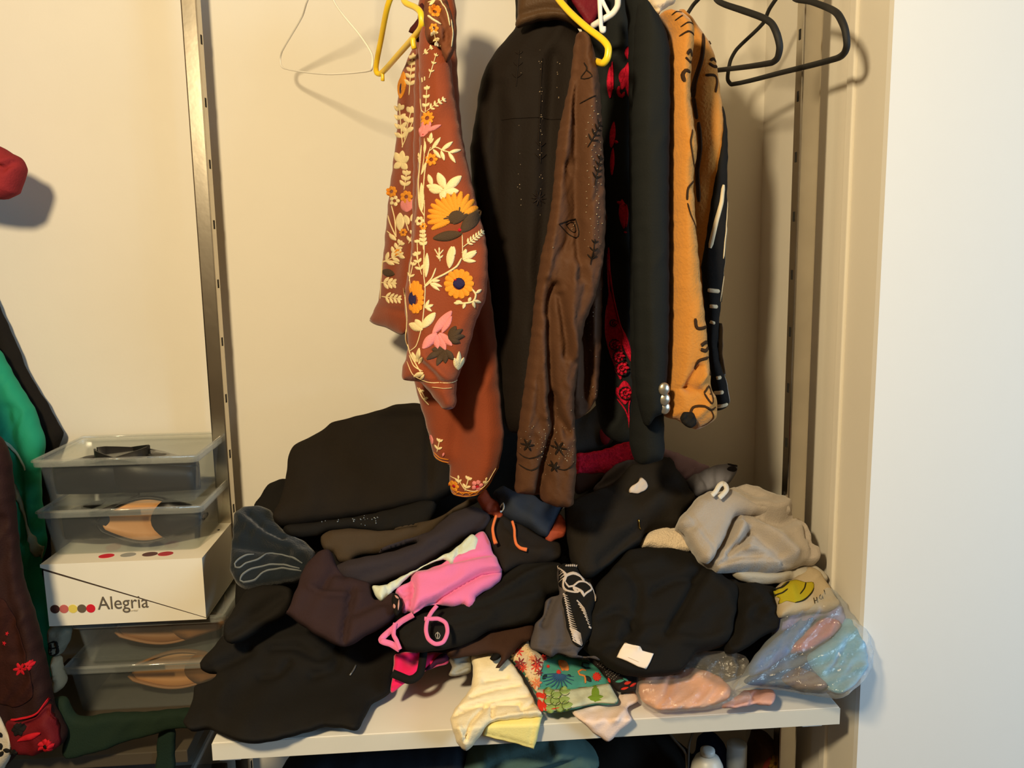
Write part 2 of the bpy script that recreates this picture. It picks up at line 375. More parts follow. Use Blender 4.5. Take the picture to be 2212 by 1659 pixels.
# the cardboard box with its wedge lid
x0, x1, y0, y1, z0, z1 = BX['card']
CARD = plain_mat('white_card', (226, 220, 205), .6, 0, .03, 150, .02, .3)
r = empty('cardboard_shoe_box', ((x0+x1)/2, (y0+y1)/2, z0), 'white cardboard shoe box with coloured dots and lettering, in the middle of the stack', 'shoe box')
y1 = min(y1, 1.525); h = z1-z0
def prism(name, pts, ya, yb, mat, par):
    n = len(pts); V = [(x, ya, z) for x, z in pts]+[(x, yb, z) for x, z in pts]
    Fc = [tuple(range(n)), tuple(range(2*n-1, n-1, -1))]+[(i, i+n, (i+1) % n+n, (i+1) % n) for i in range(n)]
    return link(name, V, Fc, mat, par, False)
prism('carton', [(x0+.004, z0), (x1, z0), (x1, z0+.0015), (x0+.004, z1-.0105)], y0, y1, CARD, r)
prism('wedge_lid', [(x0, z1-.005), (x1, z0+.0032), (x1+.0005, z1), (x0, z1)], y0-.0008, y1, CARD, r)
prism('lid_gap', [(x0+.004, z1-.0107), (x1-.001, z0+.001), (x1-.001, z0+.0036), (x0+.004, z1-.0046)], y0+.0004, y1-.001, plain_mat('gap_shade', (60, 45, 34), .9), r)  # dark strip painted as the shade inside the open lid gap
DOT = [((70, 40, 34), 'dark brown dot'), ((190, 96, 92), 'rose dot'), ((222, 200, 90), 'yellow dot'), ((96, 84, 70), 'grey-brown dot'), ((206, 22, 44), 'red dot')]
for i, (c, lb) in enumerate(DOT):
    p = at1(*Z('C2', [(254+41*i, 928-.8*i)])[0], y0); V = [(p[0]+.0070*math.cos(a), y0-.0006-(k//24)*0, p[2]+.0070*math.sin(a)) for k, a in enumerate(np.linspace(0, 2*math.pi, 24, False))]
    V += [(v[0], y0+.0005, v[2]) for v in V]; o = link('dot', V, [tuple(range(24))]+[(k, k+24, (k+1) % 24+24, (k+1) % 24) for k in range(24)], plain_mat('print_dot_%d' % i, c, .6), r, False); o['label'] = lb
for i, (cx, cy, c) in enumerate([(490, 684, (200, 30, 50)), (590, 679, (150, 150, 145)), (690, 676, (90, 60, 60)), (762, 674, (170, 50, 60))]):
    q = Z('C2', [(cx, cy)])[0]; d_ = rays([q])[0]; t_ = (z1-CP[2])/d_[2]; p = CP+d_*t_
    V = [(p[0]+.012*math.cos(a), p[1]+.010*math.sin(a), z1+.0005) for a in np.linspace(0, 2*math.pi, 20, False)]; V += [(v[0], v[1], z1-.0002) for v in V]
    link('top_dot', V, [tuple(range(20))]+[(k, k+20, (k+1) % 20+20, (k+1) % 20) for k in range(20)], plain_mat('top_dot_%d' % i, c, .6), r, False)
def text(name, body, loc, size, mat, parent, rot=(math.pi/2, 0, 0), ext=.0004, sx=1):
    cu = bpy.data.curves.new(name, 'FONT'); cu.body = body; cu.size = size; cu.extrude = ext
    t = bpy.data.objects.new('tmp', cu); COL.objects.link(t); bpy.context.view_layer.update()
    me = bpy.data.meshes.new_from_object(t.evaluated_get(bpy.context.evaluated_depsgraph_get())); bpy.data.objects.remove(t)
    o = bpy.data.objects.new(name, me); me.name = name; me.materials.clear(); me.materials.append(mat); COL.objects.link(o)
    o.parent = parent; o.location = Vector(loc)-Vector(root_loc(parent)); o.rotation_euler = rot; o.scale = (sx, 1, 1); return o
p = at1(*Z('C2', [(452, 930)])[0], y0)
text('lettering', 'Alegria', (p[0], y0-.0005, p[2]), .031, plain_mat('print_grey', (92, 84, 74), .6), r, sx=.9)
p = at1(*Z('C2', [(560, 938)])[0], y0); text('small_lettering', 'footwear', (p[0]+.004, y0-.0004, p[2]-.001), .006, plain_mat('print_pale', (190, 182, 165), .6), r)

# shoes inside the boxes
def shoe(label, cx, cy, cz, L, Wd, Hh, upper, insole, head=0, lay=0, tilt=0, flip=1):
    rt = empty('shoe', (cx, cy, cz), label, 'shoe', 'shoes in the clear boxes')
    ns, nx = 20, 22; V = []; Fc = []
    def half(t): return Wd/2*(.18+.82*math.sin(math.pi*min(1, max(0, t*.96+.02)))**.55)*(.86+.14*math.sin(2*math.pi*t-1))
    for i in range(nx+1):
        t = i/nx; x = (t-.5)*L; w = half(t) if 0 < i < nx else Wd*.06
        hh = Hh*(1-.42*t) if t < .6 else Hh*(.748-.5*(t-.6))
        for k in range(ns):
            a = math.pi*(k/(ns-1)); V.append((x, w*math.cos(a)*(1-.0), -hh*math.sin(a)**.5*.98+hh))
    for i in range(nx):
        for k in range(ns-1): Fc.append((i*ns+k, i*ns+k+1, (i+1)*ns+k+1, (i+1)*ns+k))
    # toe cap closing the front third of the opening
    b = len(V); st = int(nx*.66)
    for i in range(st, nx+1):
        t = i/nx; hh = Hh*(1-.42*t) if t < .6 else Hh*(.748-.5*(t-.6)); w = half(t) if i < nx else Wd*.06
        for k in range(9): q = k/8*2-1; V.append(((t-.5)*L-(0 if i > st else .02*(1-q*q)), w*q, hh+.008*(1-q*q)))
    m = nx-st
    for i in range(m):
        for k in range(8): Fc.append((b+i*9+k, b+i*9+k+1, b+(i+1)*9+k+1, b+(i+1)*9+k))
    up = link('upper', np.array(V)+np.array((cx, cy, cz)), Fc, upper, rt)
    md = up.modifiers.new('thick', 'SOLIDIFY'); md.thickness = .003; md.offset = 1
    V = []; Fc = []
    for i in range(nx+1):
        t = i/nx; w = half(t)*.9 if 0 < i < nx else Wd*.03; hh = (Hh*(1-.42*t) if t < .6 else Hh*(.748-.5*(t-.6)))*.72
        for k in range(7): q = k/6*2-1; V.append(((t-.5)*L*.97, w*q, hh*.95+.004*q*q))
    for i in range(nx):
        for k in range(6): Fc.append((i*7+k, i*7+k+1, (i+1)*7+k+1, (i+1)*7+k))
    o = link('insole', np.array(V)+np.array((cx, cy, cz)), Fc, insole, rt); o['label'] = 'tan insole' if insole is TAN else 'insole'
    md = o.modifiers.new('thick', 'SOLIDIFY'); md.thickness = .004
    rt.rotation_euler = (lay, tilt, head); return rt
TAN = plain_mat('tan_leather', (196, 140, 84), .55, 0, .1, 120, .1); TAN2 = plain_mat('brown_tan_leather', (150, 104, 62), .55, 0, .1, 120, .12); SHB = plain_mat('black_shoe_leather', (15, 14, 14), .5, 0, .1, 200, .1)
b = BX['b1']; zc = b[4]+.003
shoe('dark shoe at the left in the topmost clear box', b[0]+.085, b[2]+.062, zc+.004, .155, .095, .078, SHB, SHB, math.pi, 0, 0)
shoe('dark shoe at the right in the topmost clear box', b[1]-.1, b[2]+.06, zc+.004, .165, .095, .078, SHB, SHB, 0, 0, 0)
b = BX['b2']; zc = b[4]+.003
shoe('dark shoe beside the tan-lined one in the second clear box', b[0]+.075, b[2]+.07, zc+.004, .125, .1, .075, SHB, SHB, math.pi, 0, 0)
shoe('black shoe lying on its side with tan lining, in the second clear box', b[1]-.092, b[2]+.065, zc+.042, .165, .078, .05, SHB, TAN, 0, math.radians(84), 0)
b = BX['b3']; zc = b[4]+.003
shoe('brown shoe on its side in the clear box under the cardboard box', b[1]-.1, b[2]+.075, zc+.036, .175, .06, .045, TAN2, TAN2, 0, math.radians(82), 0)
b = BX['b4']; zc = b[4]+.003
shoe('tan-lined shoe on its side in the bottom clear box', b[1]-.08, b[2]+.075, zc+.044, .175, .064, .048, TAN2, TAN, 0, math.radians(80), 0)

# ------------------------------------------------------------------ hangers
def hanger(name, label, mat, lst, group=None, hookpx=None, ns=10, tabs=()):
    """lst: list of (pxpoints, Y per point, radius[, closed]); a hook climbs from hookpx to the rail"""
    r = None; allp = []
    for q in lst: allp.append((atY(q[0], np.array(q[1], float)), q[2], q[3] if len(q) > 3 else False))
    c = allp[0][0].mean(0); r = empty(name, c, label, 'hanger', group)
    tubes('frame', allp, mat, r, ns, 5)
    if hookpx is not None:
        (hx, hy), rad = hookpx; p = at1(hx, hy, 1.27); x = p[0]
        hk = [p, (x, 1.27, (p[2]+rod_z)/2-.01), (x, 1.252, rod_z-.008), (x, 1.2535, rod_z+.008), (x, 1.27, rod_z+.0165), (x, 1.2865, rod_z+.006), (x, 1.289, rod_z-.006)]
        tubes('hook', [(hk, rad)], mat, r, 8, 4)
    if tabs: tubes('notch_tab', [(atY(t[0], np.array(t[1], float)), t[2]) for t in tabs], mat, r, 8, 2)
    return r
WHP = plain_mat('white_wire_coat', (228, 224, 214), .4); YEL = plain_mat('yellow_plastic', (238, 200, 40), .32); BLP = plain_mat('black_velvet_plastic', (24, 23, 22), .7); WHPL = plain_mat('white_plastic', (235, 230, 222), .35)
lp = lambda n, a, b: list(np.linspace(a, b, n))
hanger('wire_hanger', 'empty thin white wire hanger against the back wall', WHP,
       [([(700, -62)]+Z('C3', [(310, 0), (275, 105), (150, 320), (135, 370), (140, 420), (170, 440), (300, 463), (450, 475), (600, 466), (705, 452), (722, 430), (722, 350), (640, 220), (540, 100), (475, 0)])+[(702, -62)],
         [1.3, 1.34, 1.38, 1.45, 1.465, 1.465, 1.45, 1.4, 1.33, 1.28, 1.22, 1.2, 1.21, 1.24, 1.26, 1.29, 1.3], .0014)], None, ((701, -60), .0014), 8)
hanger('plastic_hanger', 'yellow plastic hanger twisted sideways, left of the rust jacket', YEL,
       [([(858, -40)]+Z('C3', [(822, 40), (780, 250), (748, 420), (752, 466), (778, 472), (890, 350), (1020, 200), (1040, 150), (1034, 85), (1000, 48), (930, 10)])+[(866, -40)],
         [1.27, 1.3, 1.36, 1.4, 1.405, 1.4, 1.31, 1.2, 1.18, 1.18, 1.2, 1.23, 1.27], .0043)], 'yellow plastic hangers', ((862, -38), .0035), 10,
       [(Z('C3', [(985, 245), (985, 275), (992, 312)]), [1.215, 1.215, 1.215], .0038), (Z('C3', [(782, 455), (790, 480), (790, 518)]), [1.39, 1.39, 1.39], .003)])
hanger('plastic_hanger', 'yellow plastic hanger inside the shoulder of the brown beaded jacket', YEL,
       [([(1180, -60)]+Z('C5', [(560, -20), (640, 75), (740, 165), (835, 238), (868, 285), (862, 345), (840, 376), (806, 370), (700, 330)]), [1.2, 1.13, 1.1, 1.07, 1.045, 1.035, 1.035, 1.04, 1.06, 1.12], .0043)], 'yellow plastic hangers', ((1180, -58), .0035))
hanger('plastic_hanger', 'white plastic hanger in the collar of the red-embroidered black jacket', WHPL,
       [([(1330, -50)]+Z('C5', [(925, -10), (922, 40), (895, 80), (840, 115), (775, 155)]), [1.2, 1.14, 1.13, 1.13, 1.135, 1.15], .0042),
        (Z('C5', [(815, -40), (818, 40), (828, 180), (840, 186), (842, 160)]), [1.13]*5, .003), (Z('C5', [(822, -20), (850, 40), (880, 95)]), [1.13]*3, .0026)], None, ((1330, -48), .003))
hanger('slim_hanger', 'empty black hanger in front, beside the right closet wall', BLP,
       [([(1706, -28)]+Z('C7', [(835, -25), (775, 60), (735, 150), (570, 312), (530, 380), (514, 450), (510, 510), (535, 540), (850, 465), (1205, 374), (1255, 340), (1272, 285), (1258, 180), (1215, 92), (1150, 50), (1040, 10), (940, -8)])+[(1712, -30)],
         [1.27, 1.28, 1.3, 1.32, 1.37, 1.385, 1.39, 1.39, 1.385, 1.27, 1.13, 1.1, 1.085, 1.085, 1.1, 1.14, 1.18, 1.22, 1.27], [.0028, .003, .003, .003, .003, .0033, .004, .0045, .0045, .0048, .0045, .004, .004])], 'black slim hangers', ((1709, -28), .0025))
hanger('slim_hanger', 'empty black hanger behind the other, right against the mustard jacket', BLP,
       [([(1530, -34)]+Z('C7', [(335, -20), (290, 30), (250, 90), (180, 180), (120, 300), (110, 420), (140, 475), (440, 450), (790, 402), (828, 370), (842, 300), (825, 220), (790, 150), (730, 112), (600, 65), (490, 28), (440, 0)])+[(1534, -34)],
         [1.27, 1.28, 1.3, 1.31, 1.34, 1.38, 1.4, 1.4, 1.31, 1.14, 1.125, 1.115, 1.115, 1.125, 1.14, 1.18, 1.21, 1.23, 1.27], [.0028, .003, .003, .003, .003, .0033, .004, .0045, .0048, .0045, .0045, .004, .004])], 'black slim hangers', ((1532, -34), .0025))

# ------------------------------------------------------------------ rust embroidered jacket
RUST = cloth_mat('rust_twill', (132, 62, 36), .75, .1, .3, 500, .2); CREAM = cloth_mat('cream_thread', (232, 212, 164), .7, .12, .5, 700); OCH = cloth_mat('orange_thread', (226, 146, 46), .7, .15, .5, 700)
PNK = cloth_mat('pink_thread', (226, 138, 138), .7, .15, .5, 700); DKB = cloth_mat('dark_brown_thread', (74, 58, 44), .7, .12, .5, 700); NVY = cloth_mat('navy_thread', (44, 38, 78), .7, .1, .5, 700); RTH = cloth_mat('red_thread', (178, 24, 48), .7, .15, .5, 700)
jr = empty('embroidered_jacket', at1(950, 500, 1.25), 'rust jacket embroidered with flowers, hanging left of the brown beaded jacket', 'jacket')
J = lambda pts: pts
jb = Cloth('body', [(915, -40), (965, -40), (985, 20), (986, 110), (1000, 300), (1045, 520), (1062, 650), (1072, 735), (1078, 820), (1083, 880), (1088, 950), (1077, 1005), (1060, 1040), (1039, 1064), (1004, 1073), (978, 1066), (971, 1040), (970, 1005), (955, 998), (937, 984), (927, 942), (910, 880), (895, 826), (885, 700), (892, 400), (896, 150)],
           plane(1.27, 980, 500, -.35, -.05), RUST, jr, .03, 45, .03, NV, [([(985, 700), (1000, 860), (975, 1010)], 22, -.012), ([(1040, 700), (1050, 900), (1040, 1050)], 26, .008)], (.003, 90, 8), 8)
fs = Cloth('far_sleeve', [(905, 90), (880, 130), (864, 169), (859, 220), (857, 287), (842, 405), (827, 560), (817, 648), (806, 675), (798, 694), (835, 708), (874, 722), (890, 650), (902, 500), (912, 350), (915, 150)],
           plane(1.38, 850, 400, -1.2, -.05), RUST, jr, .022, 30, .02, NV, [([(880, 200), (870, 400), (850, 640)], 14, -.008), ([(806, 655), (880, 675)], 5, -.006)], (.003, 60, 5), 7)
ns_ = Cloth('near_sleeve', [(912, 60), (950, 80), (972, 120), (980, 190), (988, 240), (1005, 330), (1030, 440), (1050, 520), (1054, 580), (1049, 645), (1030, 690), (1005, 780), (988, 818), (986, 850), (983, 879), (968, 883), (955, 881), (930, 850), (905, 824), (871, 820), (870, 790), (876, 775), (881, 750), (874, 645), (888, 540), (900, 400), (908, 260), (905, 150)],
            plane(1.155, 970, 450, -.25, -.03), RUST, jr, .035, 48, .03, NV, [([(912, 200), (906, 400), (893, 560)], 5, .006), ([(915, 760), (955, 800), (990, 825)], 10, .012), ([(905, 775), (935, 800), (950, 820)], 9, -.008), ([(880, 815), (930, 822), (990, 820)], 4, -.006)], (.003, 80, 10), 6)
cl = Cloth('collar', [(916, 10), (930, -20), (955, -10), (970, 12), (980, 50), (984, 100), (975, 122), (965, 135), (955, 115), (945, 90), (925, 92), (918, 70)], plane(1.13, 950, 60, -.2, 0), cloth_mat('collar_twill', (112, 66, 44), .75), jr, .022, 16, .02, NV, [([(935, 20), (960, 60), (965, 110)], 7, -.008)], (.005, 24, 50), 5)
un = Cloth('lining', Z('C3', [(1020, 40), (1045, 20), (1062, 60), (1062, 240), (1010, 270), (1000, 220), (955, 205), (965, 180), (1000, 140), (1030, 90)]), plane(1.24, 905, 60), cloth_mat('dark_red_lining', (66, 26, 24)), jr, .008, 10, .008, NV, (), None, 6); un.o['label'] = 'dark red lining'
def leaf(c, a, b, w): return (Z(c, [a, ((a[0]+b[0])/2, (a[1]+b[1])/2), b]), w/CROPS[c][2], 'leaf')
def line(c, pts, w, pr='line'): return (Z(c, pts), w/CROPS[c][2], pr)
def fern(c, a, b, n, ll, w, stem=7, curl=.0):
    """a stem from a to b with n pairs of small leaves"""
    a, b = np.array(a, float), np.array(b, float); d = b-a; L = np.linalg.norm(d); d /= L; nr = np.array([-d[1], d[0]]); out = [line(c, [a, (a+b)/2+nr*curl*L, b], stem)]
    for i in range(n):
        p = a+d*L*(.25+.7*i/max(1, n-1)); s = ll*(1-.35*i/n)
        for sg in (-1, 1): out.append(leaf(c, p, p+(d*.62+nr*sg*.72)*s, w))
    out.append(leaf(c, b-d*ll*.3, b+d*ll*.5, w)); return out
def flower(c, x, y, r, n, w, a0=0, a1=360, r0=.3):
    out = []
    for i in range(n):
        a = math.radians(a0+(a1-a0)*(i+.5*(a1-a0 < 360))/n); out.append((Z(c, [(x+r*r0*math.cos(a), y+r*r0*math.sin(a)), (x+r*.65*math.cos(a), y+r*.65*math.sin(a)), (x+r*math.cos(a), y+r*math.sin(a))]), w/CROPS[c][2], 'petal'))
    return out
def disc(c, x, y, r): return [(Z(c, [(x-r, y), (x, y), (x+r, y)]), 2*r/CROPS[c][2], 'leaf')]
E_ = lambda nm, par, l, m: strokes(nm, par, l, m, par.o)
# near sleeve motifs
E_('embroidered_sprig', ns_, fern('C3', (1065, 740), (1076, 590), 3, 34, 20)+fern('C3', (1070, 735), (1180, 668), 4, 34, 15), CREAM)
E_('embroidered_sprig', ns_, fern('C3', (1090, 530), (1135, 390), 3, 26, 12)+fern('C3', (1050, 375), (1100, 345), 2, 26, 16)+[line('C3', [(1042, 515), (1046, 545)], 9), line('C3', [(1060, 515), (1062, 540)], 9)], CREAM)
E_('orange_blossom', ns_, flower('C3', 1078, 778, 44, 9, 24), OCH)
E_('pink_tulip', ns_, [leaf('C3', (1040, 890), (1050, 795), 46), leaf('C3', (1050, 890), (1100, 800), 44), leaf('C3', (1070, 860), (1165, 824), 30)], PNK)
E_('tulip_heart', ns_, disc('C3', 1054, 876, 9), RTH)
E_('embroidered_branch', ns_, [line('C3', [(1050, 1300), (1062, 1120), (1085, 1000), (1100, 960)], 9), line('C3', [(1090, 985), (1130, 962), (1180, 985), (1240, 1000)], 9), leaf('C3', (1105, 975), (1162, 902), 26), leaf('C3', (1165, 985), (1238, 928), 28), leaf('C3', (1210, 1000), (1290, 972), 24), leaf('C3', (1115, 975), (1162, 1032), 26), leaf('C3', (1165, 985), (1185, 1046), 26), leaf('C3', (1210, 995), (1255, 1060), 26), leaf('C3', (1095, 930), (1105, 870), 26), leaf('C3', (1095, 930), (1078, 900), 16), leaf('C3', (1095, 940), (1120, 905), 16)], CREAM)
E_('orange_blossom', ns_, flower('C3', 1104, 1038, 40, 7, 26), OCH)
E_('embroidered_stem', ns_, [line('C3', [(1040, 940), (1030, 1060), (1020, 1180), (1030, 1330), (1060, 1390)], 10), leaf('C3', (1045, 1360), (1042, 1180), 34), line('C3', [(1030, 640), (1040, 720), (1065, 745)], 7), line('C3', [(1060, 900), (1058, 1020), (1040, 1130)], 7), leaf('C3', (1040, 1130), (1070, 1050), 18), leaf('C3', (1030, 1060), (1020, 980), 18), leaf('C3', (1060, 1000), (1065, 920), 20), line('C3', [(1062, 1290), (1060, 1450), (1060, 1659)], 7)], CREAM)
E_('oak_leaf', ns_, [leaf('C3', (1180, 1230), (1075, 1200), 50), leaf('C3', (1110, 1200), (1085, 1130), 34), leaf('C3', (1190, 1220), (1145, 1122), 56), leaf('C3', (1190, 1230), (1292, 1140), 56), leaf('C3', (1180, 1240), (1275, 1235), 50), leaf('C3', (1190, 1230), (1165, 1285), 50), leaf('C3', (1170, 1240), (1090, 1225), 44), leaf('C3', (1180, 1240), (1225, 1190), 36)], CREAM)
pet = []
for a, rr in [(168, 1.0), (182, 1.0), (196, 1.0), (210, 1.0), (224, .98), (238, .95), (252, .95), (266, .95), (281, 1.0), (297, 1.0), (312, .95), (152, .95), (330, .9)]:
    a = math.radians(a); pet.append((Z('C3', [(1262+50*math.cos(a), 1402+45*math.sin(a)), (1255+115*math.cos(a), 1400+100*math.sin(a)), (1258+180*rr*math.cos(a), 1400+165*rr*math.sin(a))]), 42/2.9625, 'petal'))
E_('sunflower_petal', ns_, pet, OCH)
E_('sunflower_heart', ns_, [(Z('C3', [(1180, 1410), (1260, 1390), (1330, 1380)]), 34, 'leaf'), (Z('C3', [(1240, 1440), (1270, 1400), (1280, 1335)]), 26, 'leaf')], DKB)
E_('dark_leaf', ns_, [leaf('C3', (1290, 1490), (1415, 1350), 90), leaf('C3', (1310, 1430), (1410, 1390), 70)], DKB); E_('dark_leaf', ns_, [leaf('C3', (1295, 1500), (1115, 1530), 66)], DKB)
E_('red_knot', ns_, disc('C3', 1281, 1478, 12), RTH)
E_('embroidered_fern', ns_, fern('C3', (1300, 1659), (1297, 1510), 1, 10, 6)+fern('C3', (1300, 1585), (1425, 1488), 6, 36, 15), CREAM)
E_('embroidered_sprig', ns_, [line('C3', [(1150, 1659), (1155, 1590)], 9), line('C3', [(1152, 1640), (1125, 1595)], 9), line('C3', [(1155, 1630), (1180, 1600)], 9), leaf('C3', (1225, 1659), (1245, 1580), 44), leaf('C3', (1300, 1650), (1385, 1605), 30), leaf('C3', (1300, 1650), (1320, 1595), 26)], CREAM)
E_('small_blossom', ns_, flower('C3', 1030, 1420, 30, 6, 26), CREAM); E_('small_blossom', ns_, flower('C3', 1055, 1455, 24, 6, 22), OCH)
E_('embroidered_sprig', ns_, fern('C3', (1055, 1600), (1050, 1490), 4, 36, 22)+fern('C3', (1020, 1659), (1015, 1550), 2, 30, 20), CREAM)
E_('embroidered_leaf', ns_, [leaf('C4', (545, 110), (560, -20), 52), leaf('C4', (405, 165), (412, 20), 34)]+fern('C4', (490, 70), (485, 0), 1, 30, 12), CREAM)
E_('embroidered_branch', ns_, [line('C4', [(395, 225), (450, 180), (520, 145), (590, 100), (620, 50)], 13), line('C4', [(400, 215), (440, 170), (465, 110)], 10), leaf('C4', (625, 60), (710, 15), 36), leaf('C4', (630, 65), (705, 70), 26), leaf('C4', (625, 50), (650, 0), 24), leaf('C4', (440, 190), (490, 185), 20), leaf('C4', (430, 200), (502, 222), 24), leaf('C4', (430, 205), (488, 246), 20)], CREAM)
E_('orange_flower_petal', ns_, flower('C4', 603, 205, 90, 14, 46, 0, 360, .4), OCH); E_('flower_heart', ns_, disc('C4', 603, 203, 36), NVY); E_('red_knot', ns_, disc('C4', 580, 180, 9), RTH)
E_('orange_flower_petal', ns_, [(Z('C4', [(340+30*math.cos(a)*.55, 300+30*math.sin(a)), (340+60*math.cos(a)*.62, 290+68*math.sin(a)), (342+82*math.cos(a)*.62, 285+100*math.sin(a))]), 14, 'petal') for a in np.linspace(-2.2, 2.2, 11)], OCH); E_('flower_heart', ns_, [leaf('C4', (322, 345), (320, 250), 50)], NVY)
E_('embroidered_sprig', ns_, [line('C4', [(680, 235), (705, 270), (690, 310), (630, 322), (580, 320)], 13)]+[leaf('C4', a, b, 22) for a, b in [((705, 262), (740, 240)), ((690, 305), (738, 320)), ((685, 305), (700, 352)), ((640, 318), (628, 354)), ((610, 322), (572, 320)), ((625, 320), (585, 308)), ((660, 312), (675, 285))]], CREAM)
E_('pink_lily', ns_, [leaf('C4', (445, 505), (560, 368), 58), leaf('C4', (560, 400), (500, 500), 40), leaf('C4', (470, 500), (385, 590), 62), leaf('C4', (470, 510), (475, 595), 48), leaf('C4', (480, 505), (520, 605), 50), leaf('C4', (485, 500), (560, 575), 50)], PNK)
E_('dark_leaf', ns_, [leaf('C4', (540, 530), a, 44) for a in [(585, 458), (625, 478), (638, 520), (610, 560)]]+[leaf('C4', (520, 600), a, 44) for a in [(470, 690), (520, 680), (570, 660), (410, 650), (440, 600)]], DKB)
E_('cream_bud', ns_, [leaf('C4', (600, 730), a, 34) for a in [(575, 650), (605, 612), (635, 655)]], CREAM)
E_('embroidered_stem', ns_, [line('C4', [(265, 230), (285, 400), (280, 550), (310, 640), (350, 700), (390, 760)], 8), line('C4', [(395, 0), (390, 130), (400, 230), (395, 330), (380, 460), (345, 580), (300, 620)], 7), line('C4', [(300, 640), (330, 700), (385, 730)], 7), leaf('C4', (380, 470), (462, 378), 54), leaf('C4', (385, 480), (300, 450), 54), leaf('C4', (380, 470), (340, 420), 44), leaf('C4', (400, 350), (450, 330), 22), leaf('C4', (400, 350), (425, 300), 20), leaf('C4', (400, 340), (440, 370), 20), leaf('C4', (340, 680), (320, 620), 30), leaf('C4', (350, 680), (365, 590), 30), leaf('C4', (360, 690), (385, 640), 24), leaf('C4', (330, 770), (390, 740), 36), leaf('C4', (370, 790), (395, 750), 20)], CREAM)
E_('embroidered_fern', ns_, fern('C4', (380, 150), (345, 30), 3, 40, 20)+fern('C4', (300, 190), (325, 90), 2, 36, 16)+[line('C4', [(310, 230), (300, 130), (315, 40)], 6)], CREAM)
E_('cuff_stitching', ns_, [line('C4', [(285, 680), (330, 760), (400, 800), (500, 806), (595, 800)], 6), line('C4', [(440, 830), (560, 836)], 3)], CREAM)
# far sleeve motifs
E_('embroidered_fern', fs, fern('C3', (960, 620), (985, 380), 5, 52, 24)+fern('C3', (920, 950), (900, 700), 4, 60, 30)+fern('C3', (930, 900), (975, 720), 3, 60, 34), CREAM)
E_('embroidered_fern', fs, [line('C3', [(915, 950), (1000, 760)], 7)]+[leaf('C3', (910, 1050), a, 46) for a in [(870, 980), (960, 1010), (865, 1080), (950, 1090), (920, 970)]]+fern('C3', (930, 1220), (945, 1120), 3, 50, 26), CREAM)
E_('navy_heart_flower', fs, [leaf('C3', (905, 640), (925, 470), 60)], OCH); E_('flower_heart', fs, [leaf('C3', (908, 615), (910, 545), 36)], NVY)
E_('orange_blossom', fs, flower('C3', 850, 1230, 36, 7, 28)+flower('C3', 945, 1265, 40, 7, 30), OCH); E_('pink_tulip', fs, [leaf('C3', (950, 1360), (915, 1290), 50), leaf('C3', (950, 1360), (990, 1280), 46), leaf('C3', (950, 1350), (950, 1275), 40)], PNK)
E_('embroidered_spray', fs, [line('C3', [(880, 1520), (840, 1430), (825, 1380)], 9), line('C3', [(880, 1520), (870, 1400), (850, 1320)], 8), line('C3', [(960, 1480), (930, 1400), (900, 1370)], 8), line('C3', [(880, 1530), (820, 1480)], 8)]+flower('C3', 870, 1290, 34, 5, 26)+[leaf('C3', (905, 1480), (905, 1365), 60), leaf('C3', (960, 1440), (935, 1380), 40), leaf('C3', (975, 1420), (990, 1370), 26), leaf('C3', (880, 1540), (835, 1500), 30)]+fern('C3', (850, 1640), (905, 1560), 3, 46, 24)+fern('C3', (960, 1560), (985, 1500), 2, 40, 20), CREAM)
E_('orange_blossom', fs, flower('C3', 925, 1490, 26, 6, 22)+flower('C3', 890, 1615, 24, 6, 20), OCH)
E_('embroidered_spray', fs, fern('C4', (130, 80), (240, 30), 3, 60, 26)+fern('C4', (125, 200), (200, 205), 3, 50, 22)+fern('C4', (130, 285), (235, 300), 4, 46, 18)+[line('C4', [(140, 70), (190, 70), (240, 85)], 12), line('C4', [(120, 300), (125, 200), (135, 60)], 6)], CREAM)
E_('dark_leaf', fs, [leaf('C4', (130, 130), (210, 150), 50)], DKB)
# collar print and hem borders
E_('embroidered_sprig', cl, fern('C3', (1110, 200), (1140, 300), 3, 34, 18)+[line('C3', [(1080, 40), (1150, 30), (1200, 100), (1220, 190)], 9), line('C3', [(1080, 130), (1130, 165), (1165, 180)], 14), line('C3', [(1230, 150), (1240, 240), (1230, 320)], 8), leaf('C3', (1090, 60), (1130, 20), 24)], CREAM)
E_('orange_blossom', cl, flower('C3', 1125, 95, 40, 7, 34)+flower('C3', 1120, 210, 30, 6, 24), OCH)
hem = [line('C4', [(560, 1490), (640, 1505), (740, 1480), (800, 1420), (850, 1330)], 6), line('C4', [(556, 1462), (640, 1475), (730, 1455), (790, 1400)], 6)]
zz = [(560+22*i, 1495-(8 if i % 2 else 26)-(i > 6)*(i-6)*11) for i in range(11)]; hem.append(line('C4', zz, 5))
E_('hem_border', jb, hem+[line('C4', [(450, 1262), (490, 1290), (540, 1305)], 6), line('C4', [(450, 1240), (490, 1268), (540, 1280)], 5)], OCH)
E_('hem_vine', jb, [line('C4', [(550, 1390), (600, 1400), (640, 1450), (700, 1460), (770, 1420), (830, 1330)], 6)]+fern('C4', (600, 1420), (600, 1385), 1, 28, 14)+fern('C4', (640, 1460), (660, 1385), 2, 34, 18)+fern('C4', (760, 1420), (770, 1385), 1, 24, 18)+fern('C4', (470, 1230), (485, 1160), 2, 34, 16), CREAM)
E_('hem_flower', jb, flower('C4', 714, 1420, 36, 5, 30), PNK); E_('hem_flower', jb, flower('C4', 572, 1440, 32, 6, 26), OCH); E_('hem_flower', jb, [leaf('C4', (440, 1190), (430, 1130), 26), leaf('C4', (505, 1255), (515, 1230), 16)], PNK)
E_('flower_heart', jb, disc('C4', 714, 1430, 12)+disc('C4', 572, 1440, 10), RTH)
